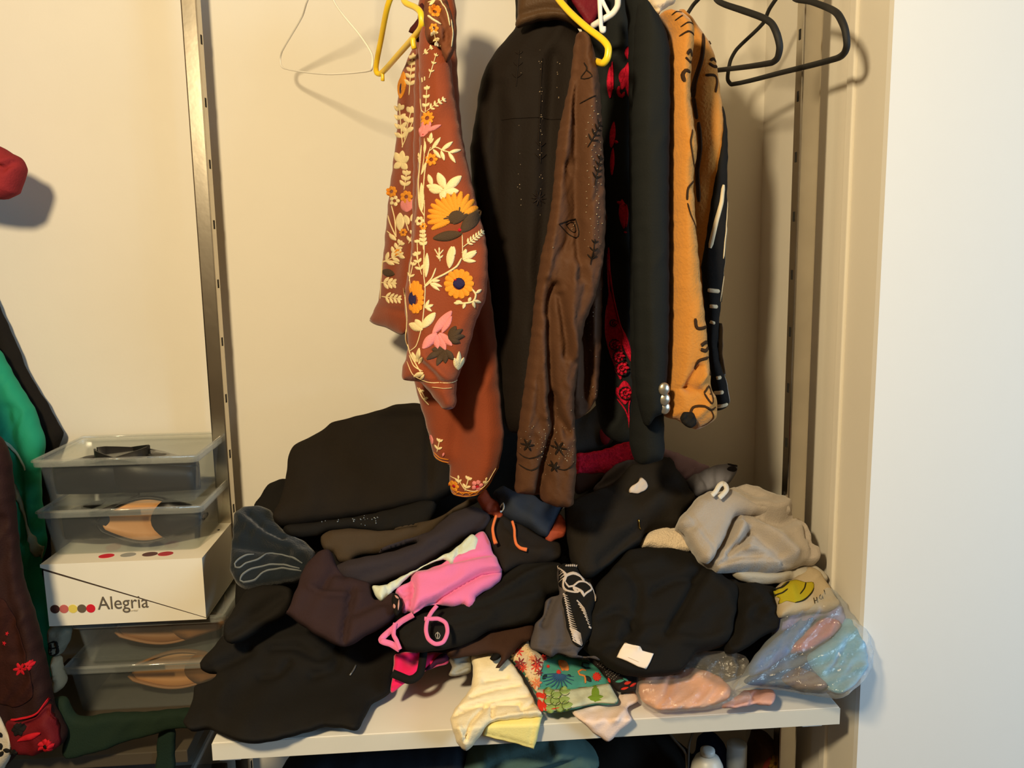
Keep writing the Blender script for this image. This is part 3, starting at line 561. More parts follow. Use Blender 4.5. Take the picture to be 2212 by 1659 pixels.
E_('side_vine', jb, [line('C4', [(350, 840), (380, 900), (420, 940)], 9)]+fern('C4', (360, 840), (400, 900), 2, 26, 14), CREAM)

# ------------------------------------------------------------------ brown beaded jacket
SAT = cloth_mat('brown_satin', (80, 52, 34), .72, .14, .2, 300, 0, .2); SATD = cloth_mat('shaded_brown_satin', (29, 23, 19), .75, .15, .3, 260, 0, .1)  # body satin is the sleeve's brown darkened, its shade put into the colour
bj = empty('beaded_jacket', at1(1170, 500, 1.2), 'dark brown satin jacket with beading, hanging right of the rust jacket', 'jacket')
bb = Cloth('body', [(1122, -40), (1220, -40), (1245, 60), (1268, 100), (1285, 200), (1290, 500), (1270, 800), (1235, 915), (1140, 935), (1100, 930), (1082, 900), (1070, 800), (1040, 560), (1022, 420), (1016, 325), (1027, 253), (1040, 170), (1065, 119), (1101, 76), (1114, 54)],
           plane(1.25, 1150, 500, -.25, -.03), SATD, bj, .05, 60, .03, NV, [([(1130, 150), (1150, 500), (1120, 880)], 30, .008), ([(1075, 200), (1070, 500), (1085, 800)], 14, -.008), ([(1190, 140), (1170, 420), (1150, 700)], 16, -.008)], (.003, 70, 6), 8)
co = Cloth('collar', [(1128, -45), (1212, -45), (1228, 20), (1245, 45), (1262, 62), (1215, 42), (1160, 45), (1116, 58), (1118, 30)], plane(1.185, 1180, 20, -.3), cloth_mat('collar_satin', (74, 54, 36), .5), bj, .014, 14, .02, NV, [([(1125, 35), (1180, 22), (1235, 30)], 7, -.006)], None, 6)
fp = Cloth('front_panel', Z('C6', [(400, -200), (640, -250), (640, 0), (632, 300), (625, 600), (610, 800), (600, 900), (560, 980), (520, 1020), (430, 1050), (400, 960), (395, 700), (380, 400)])[0:2]+Z('C6', [(640, 0), (632, 300), (625, 600), (610, 800), (600, 900), (560, 980), (520, 1020), (430, 1050), (400, 960), (395, 700), (380, 400)]), plane(1.16, 1260, 700, -.15), SAT, bj, .02, 30, .02, NV,
           [(Z('C6', [(510, 0), (500, 350), (530, 700), (520, 980)]), 9, -.012), (Z('C6', [(580, 300), (560, 600), (575, 900)]), 9, .008), (Z('C6', [(440, 300), (460, 600), (450, 900)]), 9, .01), (Z('C6', [(560, 560), (540, 800), (550, 990)]), 5, -.008)], (.003, 34, 5), 6)
sl = Cloth('sleeve', [(1245, 75), (1262, 72), (1276, 90), (1293, 174), (1302, 330), (1307, 470), (1302, 560), (1285, 640), (1262, 700), (1250, 780), (1240, 860), (1244, 960), (1244, 1022), (1240, 1060), (1236, 1089), (1200, 1092), (1170, 1080), (1164, 1068), (1154, 1068), (1130, 1064), (1113, 1062), (1116, 1000), (1118, 942), (1132, 837), (1146, 732), (1157, 627), (1171, 540), (1177, 520), (1192, 434), (1206, 289), (1231, 174)],
           plane(1.10, 1220, 500, -.2, .05), SAT, bj, .028, 26, .025, NV,
           [(Z('C5', [(690, 250), (660, 600), (665, 1000), (680, 1659)]), 9, -.012), (Z('C5', [(640, 500), (590, 900), (540, 1300), (490, 1640)]), 8, .010), (Z('C5', [(745, 500), (740, 900), (750, 1500)]), 12, .008), (Z('C5', [(610, 1000), (640, 1250), (600, 1500)]), 14, -.010),
            (Z('C6', [(330, 220), (300, 300), (290, 480), (310, 800), (350, 1000), (405, 1110)]), 9, -.016), (Z('C6', [(355, 280), (400, 560), (400, 640)]), 8, -.012), (Z('C6', [(250, 60), (230, 300), (200, 700), (150, 1100)]), 11, .01), (Z('C6', [(310, 900), (330, 1080), (270, 1300), (225, 1560)]), 10, -.022), (Z('C6', [(270, 420), (255, 700), (265, 1000)]), 8, .008),
            (Z('C6', [(460, 100), (420, 400), (470, 640)]), 12, .012)], (.0022, 26, 6), 5, noise2=(.0012, 13, 4))
BEAD = plain_mat('dark_glass_bead', (150, 132, 110), .12, .3); STITCH = cloth_mat('black_brown_thread', (34, 26, 21), .5)
pts = []
for x, y in Z('C5', [(740, 665), (772, 632), (650, 1350), (640, 1370), (660, 1340), (805, 910), (805, 1110), (810, 1340), (800, 1560), (805, 1000), (790, 700), (770, 780), (545, 895), (520, 1480)]): pts.append((x, y))
for i in range(60): pts.append((1275+14*math.sin(i*2.1)+random.uniform(-6, 6), 250+i*4.8))
beads('bead_trim', sl, [p for p in pts if p[1] < 540], .0009, BEAD)
pts = [Z('C6', [(random.gauss(250 if i % 2 else 390, 55), random.gauss(1180, 80))])[0] for i in range(110)]
beads('bead_trim', sl, pts, .0008, BEAD)
pts = [Z('C5', [(random.gauss(440, 6)+random.choice([-120, 0, 0, 0, 110]), random.uniform(350, 1300))])[0] for i in range(55)]
beads('bead_trim', bb, pts, .0008, BEAD)
pts = [Z('C6', [(random.gauss(545, 40), random.uniform(40, 900))])[0] for i in range(46)]; beads('bead_trim', fp, pts, .0008, BEAD)
for q in ([line('C5', [(555, 1345), (640, 1315), (665, 1310), (670, 1420), (555, 1345)], 7)], [line('C5', [(600, 1345), (650, 1330), (655, 1390), (600, 1345)], 5)], [line('C5', [(705, 400), (720, 440), (690, 490), (740, 495), (715, 440)], 7)], [line('C5', [(680, 640), (770, 600)], 8)], fern('C5', (720, 900), (800, 760), 4, 50, 12), fern('C5', (760, 1120), (800, 960), 4, 46, 12), fern('C5', (740, 1580), (760, 1450), 3, 40, 10),
          [line('C6', [(110, 1310), (180, 1330), (250, 1300)], 8)], [line('C6', [(105, 1240), (170, 1260), (260, 1230)], 7)], [line('C6', [(300, 1300), (380, 1330), (450, 1290)], 7)], flower('C6', 160, 1180, 40, 6, 14, 0, 360, 0), flower('C6', 350, 1200, 44, 6, 14, 0, 360, 0), flower('C6', 320, 1310, 34, 6, 12, 0, 360, 0)): strokes('stitched_motif', sl, q, STITCH, sl.o)
for q in (flower('C5', 432, 1200, 45, 10, 12, 0, 360, 0), [line('C5', [(430, 900), (440, 600), (450, 400)], 5)], [line('C5', [(220, 745), (440, 740), (570, 745)], 4)], fern('C5', (440, 1000), (442, 900), 2, 50, 10), fern('C5', (300, 560), (315, 370), 3, 40, 8)): strokes('stitched_motif', bb, q, STITCH, bb.o)

# ------------------------------------------------------------------ black jacket with red embroidery
BJ = cloth_mat('black_wool', (27, 29, 29), .8, .08); REDP = cloth_mat('crimson_thread', (186, 22, 50), .7, .6, 1.0, 300, 0, .1, 320)
rj = empty('red_embroidered_jacket', at1(1330, 500, 1.26), 'black jacket with crimson embroidery, between the brown jacket and the black blazer', 'jacket')
rb = Cloth('body', [(1230, -40), (1345, -40), (1372, 60), (1378, 300), (1385, 700), (1392, 860), (1380, 940), (1340, 955), (1300, 930), (1280, 800), (1272, 300), (1262, 80)], plane(1.25, 1320, 500, -.1), BJ, rj, .03, 40, .03, NV, [], (.003, 60, 4), 8)
ri = Cloth('lining', Z('C5', [(630, -60), (830, -60), (815, 60), (770, 150), (730, 130), (690, 70)]), plane(1.19, 1270, 10), cloth_mat('dark_red_brocade', (104, 24, 34), .55, .5, .5, 160), rj, .006, 10, .006, NV, [], None, 6); ri.o['label'] = 'dark red lining inside the collar'
def blob(nm, par, lst): return strokes(nm, par, lst, REDP, par.o, .003)
blob('crimson_scroll', rb, [leaf('C5', (855, 610), (855, 430), 40), leaf('C5', (872, 560), (866, 400), 22)])
blob('crimson_flower', rb, [leaf('C5', (985, 630), (968, 400), 70), leaf('C5', (925, 560), (985, 380), 60), leaf('C5', (920, 520), (945, 430), 50), line('C5', [(910, 540), (905, 575), (925, 600), (938, 575)], 20), leaf('C5', (965, 380), (968, 305), 50)])
blob('crimson_scroll', rb, [leaf('C5', (865, 1060), (872, 900), 26), leaf('C5', (862, 900), (878, 748), 36), leaf('C5', (880, 860), (902, 870), 20)])
blob('crimson_leaf', rb, [leaf('C5', (935, 1370), (925, 1200), 46), leaf('C5', (895, 1215), (945, 1230), 24), leaf('C5', (950, 1362), (950, 1230), 26), leaf('C5', (935, 1390), (955, 1392), 12)])
blob('crimson_border', rb, [line('C5', [(848, 1480), (852, 1560), (853, 1659)], 12), (Z('C6', [(642, 20), (648, 200), (672, 420), (715, 570), (740, 740)]), 4, 'line'), (Z('C6', [(655, 250), (670, 420), (700, 560), (735, 690)]), 22, 'leaf'), (Z('C6', [(645, 330), (665, 500), (700, 660), (720, 780)]), 28, 'leaf'), (Z('C6', [(700, 440), (750, 560), (790, 680)]), 16, 'leaf')]
     +flower('C6', 680, 570, 34, 9, 24, 0, 360, 0)+flower('C6', 705, 640, 38, 9, 26, 0, 360, 0)+flower('C6', 725, 712, 44, 9, 28, 0, 360, 0)+[line('C6', [(800, 650), (825, 700), (815, 740), (798, 770), (818, 785), (832, 765)], 14), leaf('C6', (805, 740), (815, 640), 34)])
blob('crimson_border', rb, [leaf('C6', (745, 930), (745, 790), 90), leaf('C6', (720, 900), (700, 830), 36), line('C6', [(700, 900), (745, 960), (770, 1020), (778, 1085)], 10), line('C6', [(778, 1080), (770, 940), (790, 870), (850, 812)], 8)])

for x, y, r_ in [(672, 440, 22), (680, 570, 34), (705, 640, 38), (725, 712, 44), (745, 860, 40)]:
    strokes('crimson_rosette', rb, flower('C6', x, y, r_, 8, r_*.6, 0, 360, .15), REDP, rb.o, .0035, .0042)
    strokes('rosette_outline', rb, [line('C6', [(x+r_*.95*math.cos(a), y+r_*.95*math.sin(a)) for a in np.linspace(.3, 5.6, 9)], 5), line('C6', [(x+r_*.4*math.cos(a), y+r_*.4*math.sin(a)) for a in np.linspace(0, 5.2, 8)], 4)], BJ, rb.o, .001, .0085)
strokes('crimson_edge', rb, [line('C6', [(644, 60), (665, 230), (700, 400), (750, 560), (800, 660)], 10)], REDP, rb.o, .003, .004)

# ------------------------------------------------------------------ black blazer
zj = empty('blazer', at1(1400, 500, 1.2), 'plain black blazer with metal cuff buttons, left of the mustard jacket', 'jacket')
zb = Cloth('body', [(1352, -40), (1385, -40), (1400, 5), (1432, 55), (1444, 105), (1442, 300), (1444, 560), (1438, 830), (1432, 900), (1430, 985), (1400, 1000), (1374, 998), (1360, 950), (1366, 860), (1362, 700), (1360, 300), (1358, 60)], plane(1.17, 1400, 500, -.1), BJ, zj, .035, 34, .03, NV, [([(1372, 0), (1366, 400), (1372, 800)], 8, -.006)], (.0015, 60, 4), 8)
zs = Cloth('sleeve', [(1385, 0), (1412, 25), (1436, 70), (1445, 120), (1443, 400), (1443, 700), (1438, 830), (1430, 890), (1412, 900), (1396, 920), (1385, 900), (1374, 840), (1368, 600), (1366, 300), (1372, 60)], plane(1.12, 1400, 500, -.1), BJ, zj, .03, 34, .025, NV, [([(1378, 500), (1384, 800)], 7, -.004)], (.0015, 60, 4), 8)
BUT = plain_mat('pewter_button', (190, 182, 165), .3, .8)
for i, (x, y) in enumerate(Z('C6', [(983, 840), (990, 904), (996, 960)])):
    p = zs.front([(min(x, 1432), y)])[0]+np.array([(x-min(x, 1432))*.00066, -.002, 0])
    V = []; Fc = []; n = 16; pr = [(.0001, -.004), (.0058, -.0035), (.0078, -.0015), (.0078, .001), (.0001, .0012)]
    for rr, yy in pr:
        for k in range(n): a = 2*math.pi*k/n; V.append((p[0]+rr*math.cos(a), p[1]+yy, p[2]+rr*math.sin(a)*1.15))
    for q in range(len(pr)-1):
        for k in range(n): Fc.append((q*n+k, q*n+(k+1) % n, (q+1)*n+(k+1) % n, (q+1)*n+k))
    link('cuff_button', V, Fc, BUT, zs.o)

# ------------------------------------------------------------------ mustard jacket
MUS = cloth_mat('mustard_mudcloth', (192, 130, 58), .85, .1, .6, 260, .3); INK = cloth_mat('black_print', (58, 40, 26), .85, .2); BLM = cloth_mat('black_mudcloth', (30, 28, 27), .85); CRM = cloth_mat('cream_print', (222, 204, 170), .85)
mj = empty('printed_jacket', at1(1500, 500, 1.22), 'mustard jacket with black hand-drawn marks, rightmost of the hanging clothes', 'jacket')
mb = Cloth('body', Z('C7', [(200, 60), (260, 105), (330, 200), (395, 300), (432, 430), (450, 560), (470, 700), (490, 800), (497, 950), (492, 1200), (492, 1400), (478, 1659)])+Z('C8', [(475, 350), (455, 550), (445, 700), (452, 790), (490, 900), (515, 1020), (500, 1060), (440, 1088), (380, 1040), (330, 700), (300, 400), (260, 0)])+Z('C7', [(240, 1000), (220, 300)]), plane(1.24, 1520, 500, -.25), MUS, mj, .03, 36, .03, NV, [], (.002, 60, 5), 7)
bk = Cloth('black_panel', Z('C7', [(455, 690), (482, 760), (493, 850), (496, 1000), (490, 1400), (478, 1659)])+Z('C8', [(475, 350), (457, 550), (450, 700), (455, 790), (488, 900), (510, 1020), (495, 1058), (440, 1085), (395, 1040), (380, 850), (350, 500), (330, 250)])+Z('C7', [(320, 1600), (345, 1420), (385, 1170), (430, 950), (450, 780)]), lambda P: mb.front(P)+np.array([0, -.001, 0]), BLM, mj, .004, 8, .003, NV, [], None, 6, jit=.6); bk.o['label'] = 'black printed panel'
ms = Cloth('sleeve', Z('C7', [(75, 95), (130, 70), (200, 90), (262, 140), (285, 240), (268, 420), (262, 640), (285, 800), (305, 960), (290, 1060), (280, 1160), (290, 1350), (300, 1500)])+Z('C8', [(325, 70), (350, 350), (380, 600), (402, 850), (412, 960), (435, 1000), (445, 1070), (430, 1130), (370, 1175), (310, 1195), (250, 1160), (200, 1135), (145, 1120), (148, 1020), (148, 950), (160, 850), (172, 500), (172, 0)])+Z('C7', [(128, 700), (125, 330), (135, 240), (110, 160)]), plane(1.13, 1480, 500, -.15), MUS, mj, .035, 36, .03, NV,
           [(Z('C8', [(250, 940), (290, 870), (310, 830)]), 10, -.012), (Z('C8', [(150, 950), (250, 945), (320, 955)]), 4, -.007), (Z('C8', [(300, 900), (340, 860)]), 9, .012), (Z('C8', [(380, 1000), (300, 1080), (250, 1130)]), 10, .008)], (.002, 70, 5), 6)
dk = Cloth('cuff_opening', Z('C8', [(240, 1140), (265, 1100), (310, 1098), (330, 1130), (330, 1170), (300, 1192), (270, 1178)]), plane(1.09, 1485, 905), BLM, ms.o, .008, 8, .01, NV, [], (.004, 14, 30), 5)
fx = lambda q, pts, w: (Z(q, pts), w/CROPS[q][2])
ink1 = [fx('C7', [(205, 385), (235, 355), (255, 385)], 24), fx('C7', [(195, 405), (235, 425), (260, 410)], 16), fx('C7', [(240, 487), (195, 485), (180, 510), (190, 555)], 22), fx('C7', [(245, 850), (225, 930), (245, 1020), (275, 1080)], 12), fx('C7', [(270, 1165), (215, 1215), (205, 1290)], 14), fx('C7', [(208, 1310), (230, 1380), (290, 1480)], 10), fx('C7', [(120, 130), (150, 110), (190, 105)], 8), fx('C7', [(140, 165), (180, 140)], 8), fx('C7', [(170, 210), (215, 185), (270, 180)], 9), fx('C7', [(165, 265), (210, 243), (270, 248)], 12)]
E_('ink_mark', ms, ink1, INK)
E_('ink_mark', ms, [fx('C8', [(282, 545), (295, 600), (370, 598)], 20), fx('C8', [(375, 770), (305, 785), (292, 835)], 18), fx('C8', [(318, 700), (350, 685), (378, 688)], 22), fx('C8', [(315, 720), (350, 730), (380, 715)], 22), fx('C8', [(400, 850), (380, 870)], 20)], INK)
E_('ink_mark', ms, [fx('C8', [(335, 965), (370, 930), (385, 960), (375, 1020), (335, 965)], 12), fx('C8', [(372, 970), (375, 974)], 10), fx('C8', [(250, 1095), (270, 1045), (330, 1035), (375, 1060), (410, 1050)], 14), fx('C8', [(375, 1060), (395, 1110), (360, 1150), (330, 1160)], 9)], INK)
E_('ink_mark', mb, [fx('C7', [(325, 240), (305, 400), (265, 560), (262, 640)], 26), fx('C7', [(360, 415), (390, 400), (420, 410)], 20), fx('C7', [(350, 435), (390, 450), (425, 440)], 20), fx('C7', [(325, 510), (405, 515), (395, 615)], 18), fx('C7', [(290, 800), (300, 960), (285, 1100), (290, 1300)], 24), fx('C7', [(375, 270), (388, 295)], 14), fx('C7', [(262, 640), (280, 780)], 20)], INK)
E_('cream_stroke', bk, [fx('C7', [(440, 1195), (425, 1300), (390, 1420), (350, 1590)], 30)], CRM)
E_('cream_stroke', bk, [fx('C7', [(485, 1290), (465, 1480), (445, 1655)], 9), fx('C8', [(480, 30), (460, 200)], 10), fx('C8', [(468, 310), (445, 455)], 10), fx('C8', [(488, 20), (478, 250), (465, 460)], 5)], CRM)
for i, (a, b, w) in enumerate([((358, 388), (432, 396), 24), ((368, 478), (418, 482), 22), ((372, 566), (400, 575), 18), ((408, 885), (440, 880), 20), ((400, 970), (450, 962), 22), ((412, 1050), (482, 1036), 24)]): E_('cream_bar', bk, [fx('C8', [a, b], w)], CRM)
E_('grey_edge', bk, [fx('C8', [(458, 580), (455, 760), (480, 880), (500, 1030)], 12)], cloth_mat('grey_piping', (150, 145, 138)))
pr = Cloth('padded_hanger', Z('C5', [(1070, -60), (1255, -60), (1262, 20), (1230, 40), (1180, 70), (1160, 95), (1125, 62), (1100, 40)]), plane(1.15, 1420, 10), cloth_mat('cream_satin', (214, 192, 160), .5), None, .015, 12, .012, NV, [], (.006, 16, 60), 5, label='cream padded satin hanger head at the collar of the mustard jacket', cat='hanger')
tubes('hook', [([at1(1425, -30, 1.2), at1(1425, -60, 1.24), (at1(1425, -60, 1.27)[0], 1.252, rod_z), (at1(1425, -60, 1.27)[0], 1.27, rod_z+.0165), (at1(1425, -60, 1.27)[0], 1.288, rod_z)], .002)], WHPL, pr.o, 8, 4)

# ------------------------------------------------------------------ the heap of clothes on the shelf
def item(name, label, outline, mat, lift, cat='clothing', **k):
    flat = k.pop('flat', .007); base = k.pop('base', None) or heap(lift, flat, k.pop('frontY', 1.077), k.pop('toe', 1490))
    return Cloth(name, outline, base, mat, None, label=label, cat=cat, **k)
GR = 'dark clothes in the heap'
item('black_blanket', 'dark filler mass closing the gaps under the whole heap of clothes', [(520, 1180), (600, 1060), (760, 960), (940, 920), (1150, 900), (1400, 960), (1500, 1050), (1660, 1110), (1700, 1250), (1690, 1400), (1560, 1470), (1380, 1450), (1260, 1420), (1000, 1420), (900, 1440), (760, 1480), (600, 1490), (520, 1400)], BLK, -.07, 'blanket', T=.03, R=60, Tb=.004, noise=(.006, 80, 40), step=12)  # dark filler core closing gaps beneath the heaped clothes
item('black_sweater', 'black sweater poking out left of the brown-black trousers', [(549, 1098), (566, 1068), (584, 1045), (618, 1036), (680, 1040), (720, 1100), (660, 1150), (580, 1140)], BLK, .0, 'sweater', T=.02, noise=(.006, 40, 60))
item('trousers', 'brown-black wool trousers folded over the back left of the heap', [(593, 1128), (610, 1075), (618, 1038), (627, 980), (636, 968), (686, 944), (719, 922), (762, 910), (822, 893), (861, 880), (905, 876), (930, 885), (985, 960), (990, 1010), (975, 1060), (935, 1082), (900, 1089), (820, 1106), (731, 1122), (650, 1134)], BRB, .045, 'trousers',
     T=.035, R=30, Tb=.04, folds=[([(720, 925), (860, 890), (930, 905)], 12, .008), ([(700, 960), (690, 1040), (660, 1120)], 30, .006), ([(930, 920), (925, 1080)], 9, -.008), ([(860, 900), (850, 1000), (800, 1100)], 40, -.006)], noise=(.003, 90, 20))
sq = item('sequin_top', 'black sequinned top tucked under the brown-black trousers', Z('D1', [(870, 900), (1100, 872), (1400, 820), (1700, 740), (1800, 760), (1720, 920), (1400, 960), (1200, 940), (1020, 955), (940, 990), (760, 990), (700, 930)]), BLK, .05, 'top', T=.02, noise=(.005, 30, 60))
beads('sequin', sq, [Z('D1', [(random.choice([1000, 1100, 1210, 1270, 1290, 1360, 1370])+random.gauss(0, 14), random.gauss(885, 16)+(25 if i % 5 == 0 else 0))])[0] for i in range(34)], .0013, plain_mat('sequin', (150, 160, 170), .12, .8))
DEN = cloth_mat('dark_denim', (25, 32, 39), .9, .2, .6, 300, .2); DENL = cloth_mat('faded_denim', (52, 68, 80), .9, .25, .6, 300, .2); GST = cloth_mat('grey_stitching', (112, 118, 122), .8)
je = item('jeans', 'dark blue jeans with grey-edged cuffs behind the left post', Z('D1', [(365, 860), (430, 795), (540, 782), (625, 815), (665, 900), (720, 960), (850, 1030), (940, 1120), (900, 1210), (860, 1290), (700, 1330), (560, 1360), (430, 1370), (370, 1330), (330, 1250), (345, 1000)]), DEN, .03, 'trousers', T=.03, Tb=.03,
          folds=[(Z('D1', [(380, 860), (560, 990), (900, 1180)]), 14, .012), (Z('D1', [(480, 870), (600, 980), (720, 1040)]), 6, -.012), (Z('D1', [(380, 1080), (560, 1110), (760, 1130)]), 10, -.010)], noise=(.003, 30, 50), step=6)
strokes('cuff_edge', je, [line('D1', [(860, 1215), (760, 1165), (640, 1132), (600, 1140), (580, 1165), (545, 1190), (460, 1215), (420, 1245), (385, 1240), (380, 1215), (420, 1180), (470, 1155), (520, 1150)], 13), line('D1', [(850, 1265), (700, 1250), (580, 1280), (520, 1330), (440, 1345), (415, 1330), (430, 1300), (500, 1255), (600, 1230), (700, 1222), (840, 1250)], 13)], GST, None, .002)
OLV = cloth_mat('olive_brown_twill', (66, 55, 43), .9); CHA = cloth_mat('charcoal_wool', (50, 44, 48), .9); MAR = cloth_mat('aubergine_knit', (50, 36, 38), .9, .12)
item('olive_trousers', 'olive-brown trousers folded below the sequinned top', Z('D1', [(972, 1000), (1060, 950), (1200, 938), (1400, 958), (1659, 925)])+Z('D2', [(300, 345), (600, 270), (850, 125), (910, 140), (700, 250), (560, 385), (300, 500), (0, 580)])+Z('D1', [(1500, 1130), (1100, 1180), (1062, 1105), (1000, 1090)]), OLV, .058, 'trousers', T=.02, folds=[(Z('D1', [(1070, 1000), (1300, 990), (1600, 950)]), 10, .006)], noise=(.003, 60, 70))
item('charcoal_trousers', 'charcoal trousers rolled above the pink top', Z('D1', [(1060, 1230), (1200, 1165), (1500, 1105), (1659, 1040)])+Z('D2', [(200, 500), (550, 370), (700, 245), (860, 190), (960, 225), (1005, 265), (965, 350), (850, 390), (650, 520), (430, 650), (150, 745), (0, 730)])+Z('D1', [(1130, 1310)]), CHA, .072, 'trousers', T=.026, R=26, folds=[(Z('D2', [(0, 640), (300, 560), (600, 430), (900, 260)]), 26, .006), (Z('D2', [(100, 700), (400, 600), (640, 460)]), 8, -.005)], noise=(.003, 70, 70))
MINT = cloth_mat('pale_mint_cotton', (206, 214, 198), .85); PINK = cloth_mat('orchid_pink_jersey', (226, 118, 168), .8, .06, .2, 500, .3)
pk = item('pink_top', 'orchid pink strappy top folded on the heap', Z('D2', [(310, 790), (370, 740), (420, 715), (430, 668), (540, 630), (650, 590), (780, 510), (890, 380), (955, 370), (990, 440), (1015, 520), (1040, 545), (1055, 600), (1078, 660), (1058, 715), (980, 775), (890, 830), (888, 870), (865, 900), (825, 915), (800, 888), (740, 900), (650, 892), (610, 880), (520, 900), (430, 962), (415, 935), (365, 945), (355, 850)]), PINK, .085, 'top', T=.02, R=14, step=6,
          folds=[(Z('D2', [(440, 670), (700, 610), (1035, 540)]), 5, -.007), (Z('D2', [(600, 870), (800, 750), (930, 680), (1075, 655)]), 5, -.008), (Z('D2', [(440, 680), (450, 800), (430, 950)]), 6, -.008), (Z('D2', [(500, 930), (560, 890), (620, 870)]), 7, -.01), (Z('D2', [(370, 800), (430, 790)]), 5, -.008), (Z('D2', [(370, 850), (430, 840)]), 5, -.008), (Z('D2', [(700, 640), (900, 560)]), 20, .004)], noise=(.0015, 40, 70))
pl_ = Cloth('folded_layer', Z('D2', [(436, 672), (540, 640), (700, 612), (880, 570), (1030, 548), (1052, 600), (1074, 655), (930, 682), (800, 752), (700, 812), (600, 872), (520, 905), (436, 955), (430, 860), (450, 800)]), lambda P: pk.front(P)+pk.n*.002, PINK, pk.o, .008, 8, .003, step=6, n=NH, noise=(.0008, 50, 60), jit=.4); pl_.o['label'] = 'upper folded layer'
def on(par, c, pts, lift=.004): return par.front(Z(c, pts))+par.n*lift
hb = heap(.10)
def h3(c, pts, lift): P = np.array(Z(c, pts)); return atY(P, heap(lift)(P))
def strap(name, c, pts, w, lift, mat, par, closed=False):
    X = spline3(h3(c, pts, lift), 6, closed); n = len(X); tg = np.roll(X, -1, 0)-np.roll(X, 1, 0) if closed else np.gradient(X, axis=0)
    tg /= np.linalg.norm(tg, axis=1)[:, None]+1e-9; nn = NH/np.linalg.norm(NH); sd = np.cross(tg, nn); sd /= np.linalg.norm(sd, axis=1)[:, None]+1e-9
    V = []; Fc = []
    for i in range(n):
        for a, b in ((-1, -.0012), (1, -.0012), (1, .0012), (-1, .0012)): V.append(X[i]+sd[i]*w*a/2+nn*b)
    for i in range(n if closed else n-1):
        j = (i+1) % n
        for k in range(4): Fc.append((i*4+k, j*4+k, j*4+(k+1) % 4, i*4+(k+1) % 4))
    return link(name, V, Fc, mat, par)
strap('strap', 'D2', [(610, 890), (570, 940), (540, 1000), (532, 1070), (550, 1130), (600, 1165), (655, 1150), (685, 1080), (672, 1015), (620, 985), (570, 985), (520, 985)], .0056, .118, PINK, pk.o)
strap('strap', 'D2', [(440, 955), (360, 1000), (300, 1050), (230, 1110), (212, 1140), (280, 1165), (345, 1205)], .0085, .095, PINK, pk.o)
strap('strap', 'D2', [(345, 1205), (320, 1140), (300, 1100), (305, 1040), (312, 1015)], .006, .098, PINK, pk.o)
mi = item('mint_cloth', 'pale mint cloth showing above and left of the pink top', Z('D2', [(145, 752), (200, 748), (250, 735), (420, 650), (600, 560), (655, 525), (705, 505), (780, 448), (830, 395), (862, 376), (905, 412), (897, 498), (840, 522), (780, 540), (740, 580), (715, 600), (685, 575), (655, 558), (560, 590), (470, 640), (400, 690), (330, 760), (270, 810), (215, 858), (165, 815)]), MINT, .098, 'cloth', T=.010, R=8, step=5, folds=[(Z('D2', [(775, 450), (765, 540), (720, 600)]), 4, -.006), (Z('D2', [(230, 740), (210, 850)]), 5, .005)], noise=(.003, 14, 20))
item('aubergine_top', 'dark aubergine knitted top at left, beside the pink top', Z('D1', [(740, 1530), (800, 1380), (850, 1240), (950, 1120), (1040, 1095), (1090, 1210), (1160, 1285), (1330, 1335), (1362, 1450), (1480, 1400), (1535, 1440)])+Z('D7', [(1740, 160), (1690, 260), (1600, 340), (1480, 400), (1300, 492), (1150, 440), (1000, 345), (850, 235)]), MAR, .085, 'top', T=.03, R=26,
     folds=[(Z('D7', [(1370, 90), (1330, 300), (1300, 480)]), 8, -.012), (Z('D7', [(1050, 60), (1200, 120), (1340, 130)]), 7, .008), (Z('D7', [(1400, 250), (1550, 180), (1680, 170)]), 10, -.010), (Z('D1', [(1000, 1380), (1080, 1270), (1150, 1290)]), 9, -.010)], noise=(.004, 50, 60))
pf = item('floral_scrap', 'dark floral scrap with pale petals, left of the pink top', Z('D7', [(1670, 80), (1715, 90), (1745, 150), (1735, 210), (1695, 250), (1672, 190)]), BLK, .112, 'cloth', T=.006, R=6, step=5)
strokes('pale_petal', pf, [leaf('D7', (1690, 100), (1720, 125), 18), leaf('D7', (1722, 130), (1715, 215), 14), leaf('D7', (1680, 165), (1688, 200), 22)], cloth_mat('pale_pink_print', (200, 150, 140)), None)
